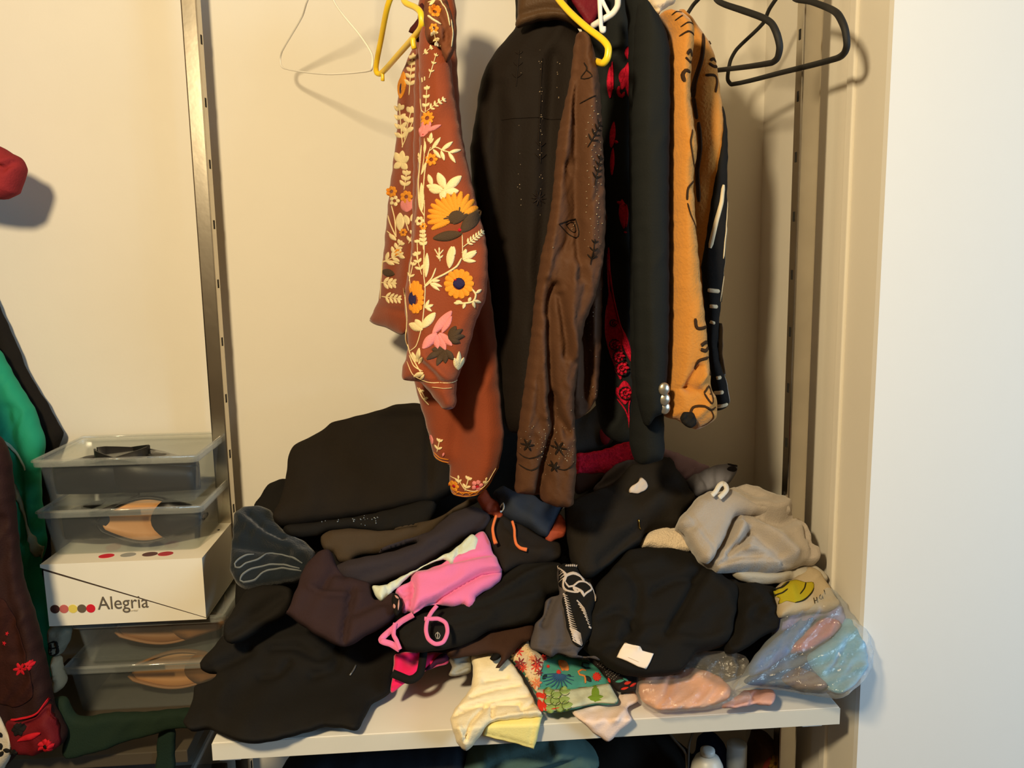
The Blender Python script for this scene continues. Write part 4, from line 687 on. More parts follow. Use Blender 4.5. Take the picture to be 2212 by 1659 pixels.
# left front
item('black_leggings', 'black leggings at the left edge, on top of the black hooded sweater', Z('D7', [(480, 170), (560, 60), (700, 20), (900, 60), (860, 240), (700, 330), (560, 420), (430, 470), (376, 430), (380, 330)]), BLK2, .03, 'leggings', T=.03, folds=[(Z('D7', [(400, 420), (560, 320), (840, 120)]), 12, -.010)], noise=(.004, 50, 70))
hs_ = item('hooded_sweater', 'big black hooded sweater spilling over the left front of the shelf', [(484, 1378), (467, 1398), (450, 1417), (432, 1440), (437, 1449), (453, 1456), (474, 1457), (466, 1469), (432, 1480), (424, 1490), (421, 1513), (408, 1545), (401, 1564), (414, 1580), (458, 1577), (480, 1588), (503, 1597), (537, 1607), (570, 1605), (604, 1598), (660, 1584), (702, 1571), (735, 1573), (772, 1578), (785, 1555), (803, 1523), (842, 1498), (850, 1460), (864, 1406), (855, 1380), (817, 1365), (744, 1385), (660, 1340), (618, 1310), (560, 1330), (520, 1350)], BLK2, .012, 'sweater', T=.04, R=40, Tb=.012, toe=1585,
     folds=[(Z('D7', [(780, 530), (950, 525), (1130, 610), (1300, 480)]), 10, -.012), (Z('D7', [(690, 750), (820, 740), (900, 650)]), 8, -.010), (Z('D7', [(820, 560), (1000, 580), (1180, 690)]), 20, .008), (Z('D7', [(280, 690), (420, 640), (600, 560)]), 12, -.012), (Z('D7', [(330, 690), (420, 800), (380, 1000)]), 22, .008), (Z('D7', [(1270, 520), (1250, 680), (1080, 740)]), 9, -.010), (Z('D7', [(850, 760), (700, 950), (500, 1190)]), 30, .008)], noise=(.004, 70, 50), frontY=1.075)
o = bpy.data.objects['hooded_sweater']
hs = tubes('drawstring_tip', [(hs_.front(Z('D7', [(1362, 740), (1390, 700), (1408, 662)]))+NH*.002, .0014)], plain_mat('pewter_tip', (110, 110, 112), .4, .5), o, 8, 2); hs['label'] = 'grey drawstring tip'
HOT = cloth_mat('hot_pink_fabric', (236, 28, 96), .7, .06, .2, 500, .3); PUR = cloth_mat('dark_purple_fabric', (62, 22, 48), .8)
hp = item('hot_pink_bag', 'hot pink fabric item with a black strap, on the shelf at centre left', Z('D2', [(310, 1240), (480, 1225), (640, 1228), (690, 1240), (690, 1300), (600, 1330), (510, 1370), (440, 1420), (370, 1450), (285, 1515), (285, 1440), (300, 1330)]), HOT, .008, 'bag', T=.016, R=12, step=6, folds=[(Z('D2', [(420, 1280), (470, 1260)]), 12, -.01), (Z('D2', [(300, 1460), (420, 1420)]), 8, -.01)], noise=(.002, 30, 40))
pp = Cloth('purple_edge', Z('D2', [(520, 1360), (580, 1310), (630, 1250), (690, 1240), (695, 1290), (620, 1320)]), lambda P: hp.front(P)+hp.n*.001, PUR, hp.o, .006, 6, .002, step=5); pp.o['label'] = 'dark purple edge'
strap('strap', 'D2', [(515, 1215), (505, 1300), (490, 1370), (455, 1408), (410, 1422), (350, 1400), (290, 1375)], .0115, .036, BLK, hp.o)['label'] = 'thick black strap'
# centre
bt = item('gathered_top', 'black gathered top with a small pale emblem, under the pink straps', Z('D2', [(320, 1080), (420, 985), (540, 940), (650, 920), (890, 830), (1075, 690), (1200, 600), (1400, 570), (1500, 600), (1530, 700), (1520, 780), (1400, 830), (1370, 930), (1300, 1010), (1000, 1070), (850, 1150), (700, 1200), (500, 1225), (370, 1200)]), BLK2, .068, 'top', T=.024, R=26,
     folds=[(Z('D2', [(700, 940), (1000, 850), (1300, 660), (1480, 620)]), 9, .008), (Z('D2', [(700, 1010), (1000, 930), (1350, 820)]), 9, .007), (Z('D2', [(600, 1100), (850, 1060), (1000, 990)]), 10, .007), (Z('D2', [(1100, 720), (1300, 620), (1450, 590)]), 8, -.006)], noise=(.003, 26, 75))
strokes('emblem', bt, [line('D2', [(602, 1128), (610, 1112), (628, 1112), (636, 1128), (628, 1146), (610, 1146), (602, 1128)], 5), line('D2', [(619, 1105), (619, 1150)], 6)], cloth_mat('pale_print', (190, 180, 165)), None, .001)
item('brown_tee', 'dark brown tee under the black gathered top', Z('D2', [(680, 1215), (860, 1130), (1050, 1045), (1295, 1015), (1285, 1130), (1225, 1155), (1130, 1260), (1060, 1335), (1028, 1335), (1070, 1255), (980, 1235), (900, 1245), (700, 1265)]), cloth_mat('dark_brown_jersey', (62, 42, 33)), .045, 'top', T=.016, R=16, noise=(.003, 26, 60))
tl = item('strap_end', 'short black strap end lying on the cream shirt', Z('D2', [(988, 1270), (1020, 1235), (1070, 1215), (1085, 1240), (1055, 1270), (1010, 1290)]), BLK, .045, 'strap', T=.008, R=8, step=5)
dr = item('drawstring_trousers', 'black trousers with orange drawstrings, above the gathered top', Z('D2', [(955, 350), (1000, 270), (1050, 235), (1150, 270), (1390, 420), (1490, 450), (1490, 560), (1200, 610), (1080, 655), (1040, 545), (1000, 460)]), cloth_mat('black_brown_cotton', (36, 31, 28)), .075, 'trousers', T=.022, folds=[(Z('D2', [(1100, 400), (1250, 520), (1400, 540)]), 12, .008)], noise=(.004, 36, 20))
ORC = cloth_mat('orange_cord', (226, 120, 70), .8)
for pts in ([(1035, 245), (1020, 290), (1010, 340), (1018, 400), (1032, 445)], [(1150, 285), (1165, 340), (1168, 400), (1180, 450), (1210, 478), (1255, 490)]):
    tubes('drawstring', [(h3('D2', pts, .108), [.0022, .0022, .0024, .0034])], ORC, dr.o, 8, 5)['label'] = 'orange drawstring'
NAV = cloth_mat('navy_nylon', (40, 46, 58), .7); RUO = cloth_mat('rust_orange_lining', (158, 72, 50), .8)
nv = item('navy_shorts', 'navy shorts with rust-orange lining, below the cuffs of the beaded jacket', Z('D2', [(1010, 90), (1080, 40), (1170, 85), (1300, 105), (1370, 155), (1520, 160), (1480, 240), (1430, 340), (1392, 400), (1250, 330), (1150, 285), (1080, 240), (1055, 150)]), NAV, .09, 'shorts', T=.022, folds=[(Z('D2', [(1130, 120), (1180, 230), (1280, 320)]), 20, .006)], noise=(.003, 50, 30), step=6)
for pts in ([(900, 130), (960, 60), (1000, 120), (1060, 160), (1085, 250), (1050, 280), (1010, 240), (975, 235)], [(1385, 400), (1440, 320), (1480, 235), (1535, 290), (1535, 350), (1520, 400), (1470, 415), (1412, 442)]):
    q = Cloth('lining', Z('D2', pts), heap(.085), RUO, nv.o, .012, 10, .01, folds=[], noise=(.004, 18, 70), step=5); q.o['label'] = 'rust-orange lining'
for q in (line('D2', [(1062, 195), (1080, 180), (1085, 215), (1060, 235)], 12), line('D2', [(1490, 190), (1510, 170), (1520, 195), (1500, 210)], 9)): strokes('white_print', nv, [q], cloth_mat('white_print', (205, 210, 210)), None)
SLT = cloth_mat('slate_grey_cloth', (60, 60, 60)); LAC = cloth_mat('crimson_lace', (190, 26, 52), .8, .75, 1.0, 260, 0, .1, 240); GRC = cloth_mat('grey_violet_cloth', (92, 88, 92))
item('slate_cloth', 'slate grey cloth behind the beaded jacket, above the red lace', Z('C6', [(380, 1070), (430, 1045), (520, 1025), (610, 950), (660, 930), (690, 1080), (700, 1180), (600, 1240), (480, 1265), (400, 1250)]), SLT, .02, 'cloth', T=.02, noise=(.006, 40, 30))
item('blue_grey_cloth', 'small blue-grey cloth showing between rust and brown jackets', Z('C4', [(860, 1040), (920, 1060), (985, 1090), (980, 1165), (930, 1150), (885, 1120), (865, 1080)]), cloth_mat('blue_grey_cloth', (92, 102, 104)), .0, 'cloth', T=.012, R=12, step=6)
item('dark_red_scrap', 'small dark red cloth hanging behind the black blazer', Z('C6', [(615, 1120), (650, 1090), (690, 1090), (680, 1180), (650, 1205), (625, 1180)]), cloth_mat('dark_red_cloth', (110, 26, 36)), .045, 'cloth', T=.008, R=8, step=6)
lc = item('red_lace', 'crimson lace fabric showing at the back of the heap', Z('C6', [(468, 1265), (520, 1255), (640, 1235), (760, 1190), (815, 1190), (830, 1290), (740, 1345), (650, 1385), (560, 1385), (470, 1390)]), LAC, .05, 'fabric', T=.014, R=10, step=5, noise=(.003, 8, 60), noise2=(.003, 9, -20))
item('grey_shirt', 'grey-violet shirt under the black jacket, below the red lace', Z('C6', [(575, 1480), (620, 1420), (700, 1335), (780, 1300), (860, 1310), (800, 1390), (740, 1430), (660, 1480), (600, 1495)]), GRC, .055, 'shirt', T=.012, R=12, folds=[(Z('C6', [(600, 1470), (700, 1420), (830, 1320)]), 6, -.006)], step=6)
item('brown_scrap', 'dark brown cloth under the red lace', Z('C6', [(465, 1385), (560, 1382), (650, 1380), (600, 1440), (560, 1480), (470, 1500)]), cloth_mat('brown_cloth', (58, 40, 34)), .05, 'cloth', T=.01, R=10, step=6)
bjk = item('black_jacket', 'black jacket with a white label and a zip pull, right of centre in the heap', Z('D3', [(250, 800), (330, 760), (490, 690), (620, 640), (700, 600), (760, 520), (840, 450), (1000, 410), (1100, 380), (1150, 375), (1215, 440), (1235, 500), (1320, 600), (1370, 690), (1415, 750), (1330, 840), (1280, 910), (1245, 1000), (1100, 1010), (960, 1060), (920, 1150), (800, 1210), (640, 1340), (500, 1440), (400, 1440), (320, 1330), (285, 1200), (262, 1000)]), cloth_mat('black_fleece', (36, 32, 28), .95, .1, .4, 200), .085, 'jacket', T=.04, R=36, Tb=.03,
     folds=[(Z('D3', [(350, 1150), (700, 1000), (1150, 820)]), 40, .010), (Z('D3', [(900, 1030), (760, 1160), (560, 1340)]), 10, -.012), (Z('D3', [(620, 680), (800, 760), (1050, 700), (1300, 720)]), 14, -.008), (Z('D3', [(940, 860), (1100, 740), (1200, 560)]), 18, .007)], noise=(.004, 60, 50))
lb = Cloth('care_label', Z('D3', [(795, 715), (830, 680), (870, 650), (900, 618), (960, 685), (930, 725), (880, 745), (800, 745)]), lambda P: bjk.front(P)+bjk.n*.003, cloth_mat('satin_label', (206, 190, 176), .5, .3), bjk.o, .003, 4, .001, step=4, noise=(.002, 14, 50)); lb.o['label'] = 'white label'
tubes('zip_pull', [(bjk.front(Z('D3', [(872, 995), (885, 1030), (900, 1055)]))+bjk.n*.003, .0013)], plain_mat('brass', (220, 180, 90), .2, 1), bjk.o, 8, 2)['label'] = 'brass zip pull'
item('fleece', 'cream fluffy fleece between the black jacket and the grey sweatshirt', Z('D3', [(925, 1165), (940, 1100), (990, 1050), (1100, 985), (1250, 1000), (1330, 1040), (1420, 1160), (1400, 1200), (1250, 1212), (1180, 1200), (1080, 1180), (1000, 1170)]), cloth_mat('cream_fleece', (226, 206, 178), .95, .1, 1.0, 350, .5), .075, 'fleece', T=.022, R=18, step=6, noise=(.003, 12, 40))
# right
bs = item('black_sweatshirt', 'black sweatshirt spread over the right half of the heap, with a white tag', [(1290, 1262), (1325, 1225), (1356, 1192), (1400, 1187), (1463, 1192), (1494, 1201), (1525, 1220), (1560, 1250), (1590, 1275), (1585, 1320), (1568, 1390), (1540, 1404), (1503, 1411), (1480, 1440), (1463, 1456), (1400, 1462), (1340, 1455), (1295, 1428), (1262, 1400), (1255, 1350), (1275, 1300)], BLK2, .075, 'sweatshirt', T=.045, R=40, Tb=.03,
     folds=[(Z('D5', [(410, 840), (330, 930), (210, 1150), (100, 1330)]), 9, -.014), (Z('D5', [(100, 1330), (300, 1390), (560, 1330)]), 12, .008), (Z('D5', [(0, 1060), (140, 980), (280, 960)]), 8, -.009), (Z('D5', [(380, 920), (520, 1100), (560, 1300)]), 14, .008), (Z('D4', [(770, 260), (880, 440), (850, 700)]), 10, -.008), (Z('D4', [(620, 640), (760, 590), (870, 720), (780, 780)]), 8, -.009), (Z('D4', [(650, 830), (760, 820), (1000, 860)]), 8, .007)], noise=(.005, 50, 60))
item('black_tee', 'black tee folded at the right end of the heap, beside the yellow-printed shirt', Z('D5', [(560, 930), (640, 960), (720, 955), (790, 975), (850, 990), (870, 1050), (882, 1130), (890, 1275), (820, 1310), (760, 1345), (680, 1400), (600, 1440), (530, 1425), (560, 1300), (600, 1150), (580, 1020)]), BLK, .085, 'tee', T=.03, R=26, Tb=.03,
     folds=[(Z('D5', [(600, 960), (610, 1100), (570, 1380)]), 8, -.010), (Z('D5', [(660, 980), (740, 1080), (800, 1160)]), 9, .008), (Z('D5', [(700, 1200), (800, 1240), (880, 1250)]), 10, -.006)], noise=(.004, 36, 60))
GTS = cloth_mat('dark_grey_jersey', (78, 72, 72), .9); SKP = cloth_mat('pale_feather_print', (196, 182, 172), .9, .2)
gt = item('grey_tee', 'dark grey tee printed with a pale feathered crow figure, in the middle front', Z('D4', [(150, 815), (158, 740), (180, 650), (240, 580), (252, 490), (300, 455), (350, 435), (345, 380), (342, 240), (400, 235), (462, 232), (500, 310), (560, 360), (595, 420), (600, 500), (580, 580), (580, 690), (540, 780), (500, 830), (480, 866), (600, 872), (640, 900), (560, 885), (440, 880), (340, 850), (300, 880), (240, 850)]), GTS, .098, 'tee', T=.018, R=16, step=6,
          folds=[(Z('D4', [(310, 480), (270, 580), (240, 660)]), 8, -.012), (Z('D4', [(150, 800), (300, 800), (400, 790)]), 5, -.006), (Z('D4', [(330, 850), (480, 850)]), 6, -.007)], noise=(.003, 40, 20))
bp_ = Cloth('print_ground', Z('D4', [(345, 330), (350, 245), (460, 236), (500, 310), (560, 360), (595, 420), (598, 500), (578, 580), (578, 690), (540, 780), (500, 820), (440, 800), (400, 690), (375, 560), (365, 480), (390, 430), (350, 390)]), lambda P: gt.front(P)+gt.n*.0025, BLK, gt.o, .0015, 4, .0005, step=6); bp_.o['label'] = 'black print ground'
fe = [line('D4', [(395+12*math.sin(i), 330), (370-9*(6-i)+20, 250+i*14), (345+6*(i % 2), 240+i*20)], 11, 'taper') for i in range(7)]+[line('D4', [(390+15*i, 262), (400+14*i, 240)], 11) for i in range(6)]
fe += [line('D4', [(380, 370), (390, 330), (440, 310), (500, 330), (520, 370)], 22), line('D4', [(385, 370), (410, 405), (440, 400), (480, 370), (530, 370), (575, 410), (530, 450), (515, 470), (490, 430), (430, 400)], 14), line('D4', [(560, 360), (578, 400), (598, 450), (600, 495)], 11), line('D4', [(375, 345), (372, 400), (395, 430), (470, 445)], 13)]
for i in range(20):
    y = 450+i*17; x = 372+i*3.4
    fe.append(line('D4', [(x, y), (x+16, y+14), (x+30+1.6*i, y+18+i)], 11, 'taper'))
for i in range(14): fe.append(line('D4', [(415+i*4, 690+i*8), (450+i*4, 706+i*8), (492+i, 730+i*5)], 10, 'taper'))
for i in range(9): fe.append(line('D4', [(465+i*11, 500+i*22), (490+i*9, 520+i*21), (520+i*6, 560+i*15)], 10, 'taper'))
fe += [line('D4', [(440, 410), (470, 440), (490, 430), (520, 470)], 19), line('D4', [(550, 680), (570, 690)], 14)]
strokes('feather_print', bp_, fe, SKP, gt.o, .0006)
# floral cloth
TEAL = cloth_mat('teal_print', (70, 138, 120), .8, .35, .2, 500, 0, .12, 60); PALE = cloth_mat('pale_watercolour_print', (188, 188, 158), .8, .45, .2, 500, 0, .12, 70); FLB = cloth_mat('cream_floral', (206, 182, 146), .8, .15)
fl = item('floral_scarf', 'bright printed cloth with fruit and flowers hanging at the shelf front', Z('D4', [(5, 868), (50, 805), (100, 775), (130, 755), (150, 815), (200, 840), (270, 885), (340, 862), (420, 880), (560, 905), (640, 975), (700, 1050), (735, 1120), (768, 1180), (750, 1212), (600, 1212), (400, 1258), (230, 1265), (205, 1200), (190, 1140), (100, 1000)]), TEAL, .022, 'scarf', T=.014, R=12, Tb=.008, step=6, folds=[(Z('D4', [(200, 1105), (400, 1105), (560, 1085), (700, 1060)]), 4, -.008), (Z('D4', [(140, 850), (200, 950), (210, 1080)]), 8, .005)], noise=(.002, 40, 50))
def onc(name, par, c, pts, mat, h=.0016, **k): return Cloth(name, Z(c, pts), lambda P: par.front(P)+par.n*.0004, mat, par.o, h, 4, .0008, step=5, jit=0, **k)
onc('floral_band', fl, 'D4', [(8, 868), (50, 808), (130, 760), (150, 818), (215, 860), (245, 900), (225, 980), (205, 1080), (190, 1130), (105, 995)], FLB)
onc('fruit_panel', fl, 'D4', [(195, 1110), (400, 1108), (560, 1088), (700, 1066), (735, 1125), (762, 1180), (745, 1208), (600, 1208), (400, 1252), (235, 1260), (205, 1190)], PALE)
GRP = cloth_mat('grape_print', (142, 162, 90), .8, .35, .2, 400, 0, .12, 120); PEAR = cloth_mat('pear_print', (112, 138, 42), .8, .25); REDP2 = cloth_mat('red_print', (208, 54, 40), .8, .15); BLUP = cloth_mat('blue_petal_print', (52, 84, 116), .8, .2); ORP = cloth_mat('orange_print', (216, 126, 60), .8, .2); BRP = cloth_mat('brown_outline_print', (110, 70, 48), .8, .2)
strokes('grape', fl, [leaf('D4', (x-40, y+6), (x+40, y-6), 74) for x, y in [(275, 1130), (325, 1150), (385, 1125), (275, 1190), (320, 1195), (380, 1185), (355, 1235), (400, 1225), (290, 1240)]], GRP, None, .002)
strokes('grape_outline', fl, [line('D4', [(x+36*math.cos(a), y+34*math.sin(a)) for a in np.linspace(.4, 4.4, 8)], 5) for x, y in [(275, 1130), (325, 1150), (385, 1125), (275, 1190), (320, 1195), (380, 1185), (355, 1235), (400, 1225)]], cloth_mat('dark_olive_print', (82, 98, 48)), None, .0008, .0026)
strokes('pear', fl, [leaf('D4', (598, 1080), (598, 1200), 90), leaf('D4', (545, 1172), (652, 1165), 60), leaf('D4', (560, 1185), (640, 1188), 30)], PEAR, None, .002)
strokes('red_heart', fl, [leaf('D4', (190, 1135), (255, 1180), 50), leaf('D4', (240, 1110), (248, 1190), 40), leaf('D4', (205, 1180), (235, 1262), 46), leaf('D4', (235, 1190), (255, 1262), 40), leaf('D4', (290, 1252), (350, 1240), 18)], REDP2, None, .002)
strokes('blue_petal', fl, [line('D4', [(350, 1010), (350+60*math.cos(a), 1030+50*math.sin(a)), (340+110*math.cos(a), 1040+70*math.sin(a))], 18, 'taper') for a in np.linspace(-.2, 3.6, 11)], BLUP, None, .0012)
strokes('orange_fish', fl, [leaf('D4', (345, 910), (412, 980), 62), leaf('D4', (380, 920), (372, 985), 44), line('D4', [(530, 1070), (525, 1020), (490, 1010), (480, 990), (505, 975), (535, 980)], 14)], ORP, None, .0012)
strokes('red_bloom', fl, flower('D4', 610, 1025, 32, 10, 18, 0, 360, 0)+flower('D4', 343, 994, 18, 7, 14, 0, 360, 0)+flower('D4', 240, 890, 26, 7, 20, 0, 360, 0)+flower('D4', 270, 952, 12, 6, 10, 0, 360, 0), REDP2, None, .0012)
strokes('dark_leaf', fl, [leaf('D4', (530, 1020), (570, 1060), 34), leaf('D4', (405, 1010), (430, 1025), 18), leaf('D4', (230, 1045), (260, 1010), 30), line('D4', [(555, 935), (510, 925), (505, 950), (530, 965), (565, 965)], 12)], cloth_mat('dark_teal_print', (34, 52, 50)), None, .0012)
fb = []
for x, y, rr in [(60, 850, 40), (140, 860, 40), (190, 930, 44), (150, 1000, 44), (185, 1070, 40), (100, 960, 30), (40, 880, 34), (75, 930, 40), (110, 830, 30), (160, 900, 32), (185, 960, 40), (130, 960, 26), (205, 1000, 26), (160, 1040, 30)]: fb.append(flower('D4', x, y, rr, 7, rr*.55, 0, 360, .1))
BLM_ = [cloth_mat('coral_red_print', (206, 70, 56), .8, .25), cloth_mat('rose_cream_print', (224, 196, 152), .8, .25), cloth_mat('wine_print', (130, 50, 52), .8, .25), cloth_mat('salmon_print', (214, 130, 92), .8, .25)]
for i, q in enumerate(fb): strokes('floral_bloom', fl, q, BLM_[(0, 1, 2, 1, 3)[i % 5]], None, .0018)
strokes('outline_print', fl, [line('D4', [(60, 930), (100, 950), (120, 990)], 5), line('D4', [(130, 880), (120, 930), (150, 980)], 5), line('D4', [(150, 900), (190, 880), (230, 950), (200, 1010), (150, 1000), (145, 940), (180, 905)], 6), line('D4', [(100, 800), (130, 820), (120, 850)], 5), line('D4', [(180, 1040), (140, 1040), (150, 1080), (185, 1070)], 5), line('D4', [(195, 1108), (400, 1108), (560, 1088), (700, 1066)], 6)], BRP, None, .0014)
dt = item('beaded_scarf', 'black dotted scarf end with teal and red, right of the printed cloth', Z('D4', [(555, 885), (600, 875), (640, 905), (760, 960), (900, 985), (905, 1060), (895, 1110), (840, 1125), (770, 1125), (720, 1070), (690, 1040), (620, 960)]), cloth_mat('black_scarf', (36, 30, 28), .7, .3), .026, 'scarf', T=.014, R=12, step=6, noise=(.003, 20, 40))
strokes('scarf_print', dt, [leaf('D4', (740, 1060), (800, 1050), 22), leaf('D4', (790, 1035), (830, 1055), 16)], TEAL, None, .001); strokes('scarf_print', dt, [leaf('D4', (800, 1075), (850, 1060), 24), leaf('D4', (780, 1110), (830, 1100), 18), leaf('D4', (690, 1030), (710, 1060), 12), leaf('D4', (840, 1095), (885, 1070), 20)], REDP2, None, .001)
beads('dot', dt, [Z('D4', [(600+i*16+j*9, 930+i*11+(j-3)*-9+random.uniform(-3, 3))])[0] for i in range(9) for j in range(5)], .0006, cloth_mat('pale_dot', (190, 180, 165)))
CREAMC = cloth_mat('cream_cotton', (238, 222, 184), .85, .05, .3, 400, .2)
cs = item('cream_shirt', 'crumpled cream cotton shirt drooping over the shelf front', [(1019, 1416), (1060, 1408), (1098, 1423), (1120, 1452), (1137, 1480), (1152, 1508), (1166, 1535), (1172, 1545), (1150, 1550), (1129, 1551), (1095, 1555), (1062, 1560), (1048, 1572), (1041, 1585), (1030, 1598), (1021, 1612), (1008, 1621), (997, 1617), (988, 1605), (979, 1583), (973, 1552), (980, 1535), (991, 1521), (1003, 1505), (1016, 1487), (1022, 1450)], CREAMC, .012, 'shirt', T=.022, R=16, Tb=.006, step=5, frontY=1.075,
          folds=[(Z('D8', [(1480, 200), (1650, 160), (1850, 130)]), 4, -.008), (Z('D8', [(1530, 140), (1650, 100), (1780, 80)]), 3.6, -.007), (Z('D8', [(1600, 60), (1720, 40)]), 3.6, -.006), (Z('D8', [(1440, 240), (1560, 190), (1620, 185)]), 4, -.009), (Z('D8', [(1500, 370), (1530, 280), (1610, 190)]), 3.6, -.010), (Z('D8', [(1640, 240), (1640, 190), (1780, 180), (1790, 210), (1870, 170)]), 3.6, -.009), (Z('D8', [(1660, 250), (1760, 230), (1890, 215)]), 3.6, .007), (Z('D8', [(1470, 300), (1500, 380)]), 5, .008)], noise=(.0016, 34, 62), noise2=(.0012, 15, 95))
yl = item('yellow_cloth', 'pale yellow folded cloth hanging below the cream shirt', Z('D8', [(1640, 255), (1720, 235), (1800, 232), (1905, 222), (1885, 310), (1860, 405), (1800, 388), (1740, 370), (1660, 352), (1592, 336), (1600, 300)]), cloth_mat('pale_yellow_cotton', (240, 226, 146), .85, .04), .004, 'cloth', T=.006, R=6, Tb=.003, step=6, soft=False, frontY=1.077, folds=[(Z('D8', [(1600, 325), (1740, 358), (1850, 392)]), 3, -.003), (Z('D8', [(1860, 250), (1835, 390)]), 2.5, -.002)])
pc = item('pale_pink_cloth', 'pale pink cloth with a corner hanging over the shelf front', Z('D4', [(440, 1262), (510, 1240), (590, 1212), (680, 1208), (755, 1205), (775, 1150), (800, 1130), (870, 1118), (910, 1185), (870, 1215), (830, 1238), (850, 1285), (866, 1322), (790, 1390), (700, 1475), (640, 1440), (590, 1410), (510, 1330)]), cloth_mat('pale_pink_cotton', (236, 212, 200), .85, .04), .008, 'cloth', T=.008, R=8, Tb=.004, step=6, frontY=1.077, folds=[(Z('D4', [(740, 1330), (800, 1260), (825, 1235)]), 6, .006), (Z('D4', [(780, 1140), (770, 1200), (830, 1235)]), 5, -.006), (Z('D4', [(560, 1260), (680, 1230), (760, 1215)]), 5, -.004)], noise=(.002, 30, 45))
wt = Cloth('white_tag', Z('D4', [(780, 815), (800, 828), (830, 838), (880, 850), (900, 872), (978, 892), (958, 945), (936, 990), (880, 975), (800, 938), (729, 910), (750, 862)]), lambda P: bs.front(P)+bs.n*.004, cloth_mat('white_card_tag', (238, 222, 208), .6, .02, 0), bs.o, .001, 3, .001, step=6, soft=False, jit=0); wt.o['label'] = 'white paper tag'
strokes('faint_line', wt, [line('D4', [(805, 915), (880, 945)], 3)], cloth_mat('tag_print', (206, 186, 170)), bs.o, .0003)
item('grey_socks', 'small crumpled grey socks on the shelf behind the cream shirt', Z('D2', [(690, 1265), (780, 1250), (860, 1235), (862, 1300), (855, 1360), (800, 1390), (740, 1395), (692, 1388), (720, 1330)]), cloth_mat('grey_sock', (150, 148, 138), .9), .005, 'socks', T=.02, R=10, step=5, folds=[(Z('D2', [(740, 1370), (800, 1340), (855, 1320)]), 5, -.008), (Z('D2', [(720, 1330), (800, 1300), (855, 1290)]), 4, -.006)])
# grey sweatshirt and neighbours at right
GRY = cloth_mat('grey_marl_fleece', (166, 156, 146), .95, .1, .5, 500, .3); LGR = cloth_mat('pale_grey_jersey', (172, 166, 154), .9)
li = item('lilac_cloth', 'faded lilac cloth against the back wall, right end of the heap', Z('D5', [(60, 20), (130, 40), (200, 62), (330, 122), (425, 165), (370, 210), (250, 255), (215, 225), (180, 195), (140, 120), (80, 90)]), cloth_mat('lilac_cotton', (150, 128, 146)), .03, 'cloth', T=.016, R=12, step=6, noise=(.004, 24, 40))
lg = item('pale_grey_shirt', 'pale grey shirt under the grey sweatshirt, next to the plastic bag', Z('D5', [(575, 885), (700, 870), (870, 875), (1000, 850), (1100, 830), (1180, 860), (1230, 940), (1100, 960), (1000, 935), (900, 960), (760, 962), (640, 940)]), LGR, .095, 'shirt', T=.02, R=14, step=6, folds=[(Z('D5', [(700, 950), (850, 960), (1000, 920), (985, 880)]), 5, -.006), (Z('D5', [(1090, 850), (1120, 890)]), 6, -.006)])
sk = item('blue_grey_sock', 'blue-grey sock with a black band on top of the grey sweatshirt', Z('D5', [(262, 250), (340, 200), (450, 152), (545, 142), (612, 158), (598, 215), (560, 265), (500, 300), (430, 320), (330, 360), (285, 310)]), cloth_mat('blue_grey_knit', (118, 118, 128)), .085, 'sock', T=.02, R=14, step=5, folds=[(Z('D5', [(345, 215), (400, 300)]), 6, -.008), (Z('D5', [(455, 160), (460, 290)]), 4, -.004)], noise=(.002, 14, 20))
strokes('black_band', sk, [line('D5', [(535, 152), (580, 165), (605, 160)], 22), leaf('D5', (525, 195), (600, 190), 40)], cloth_mat('black_knit', (38, 36, 40)), None, .002)
gs = item('grey_sweatshirt', 'grey marl sweatshirt heaped at the right end with a white neck loop', Z('D5', [(190, 570), (205, 530), (240, 480), (280, 440), (320, 388), (400, 345), (470, 345), (560, 318), (650, 295), (710, 305), (760, 325), (850, 370), (930, 385), (965, 420), (978, 495), (1010, 512), (1060, 560), (1090, 620), (1108, 700), (1150, 728), (1165, 780), (1152, 828), (1060, 835), (1000, 858), (870, 880), (700, 872), (560, 875), (470, 880), (410, 832), (360, 810), (315, 740), (260, 640), (240, 610)]), GRY, .115, 'sweatshirt', T=.045, R=34, Tb=.04, step=5,
          folds=[(Z('D5', [(420, 815), (500, 700), (560, 560), (600, 500), (720, 520)]), 8, -.022), (Z('D5', [(590, 490), (720, 480), (830, 490), (900, 470)]), 12, .012), (Z('D5', [(640, 560), (760, 570), (870, 590), (980, 540)]), 13, -.016), (Z('D5', [(690, 560), (800, 650), (960, 790)]), 11, .012), (Z('D5', [(660, 650), (600, 720), (520, 790)]), 7, -.016), (Z('D5', [(470, 850), (620, 800), (750, 800), (900, 850), (1050, 850)]), 6, -.014), (Z('D5', [(440, 830), (560, 850), (870, 840)]), 7, .006), (Z('D5', [(560, 690), (600, 600)]), 14, .014),
                 (Z('D5', [(590, 320), (680, 390), (760, 410)]), 6, -.010), (Z('D5', [(760, 410), (880, 400), (960, 430)]), 12, .008), (Z('D5', [(245, 490), (340, 620), (440, 740)]), 4, -.004), (Z('D5', [(1020, 540), (1045, 620), (1050, 680)]), 5, -.010), (Z('D5', [(1070, 710), (1090, 800)]), 5, -.008), (Z('D5', [(200, 600), (290, 600)]), 6, -.012), (Z('D5', [(640, 760), (740, 790), (860, 850)]), 6, .012), (Z('D5', [(680, 640), (780, 740), (870, 800)]), 9, -.010)], noise=(.002, 40, 40))
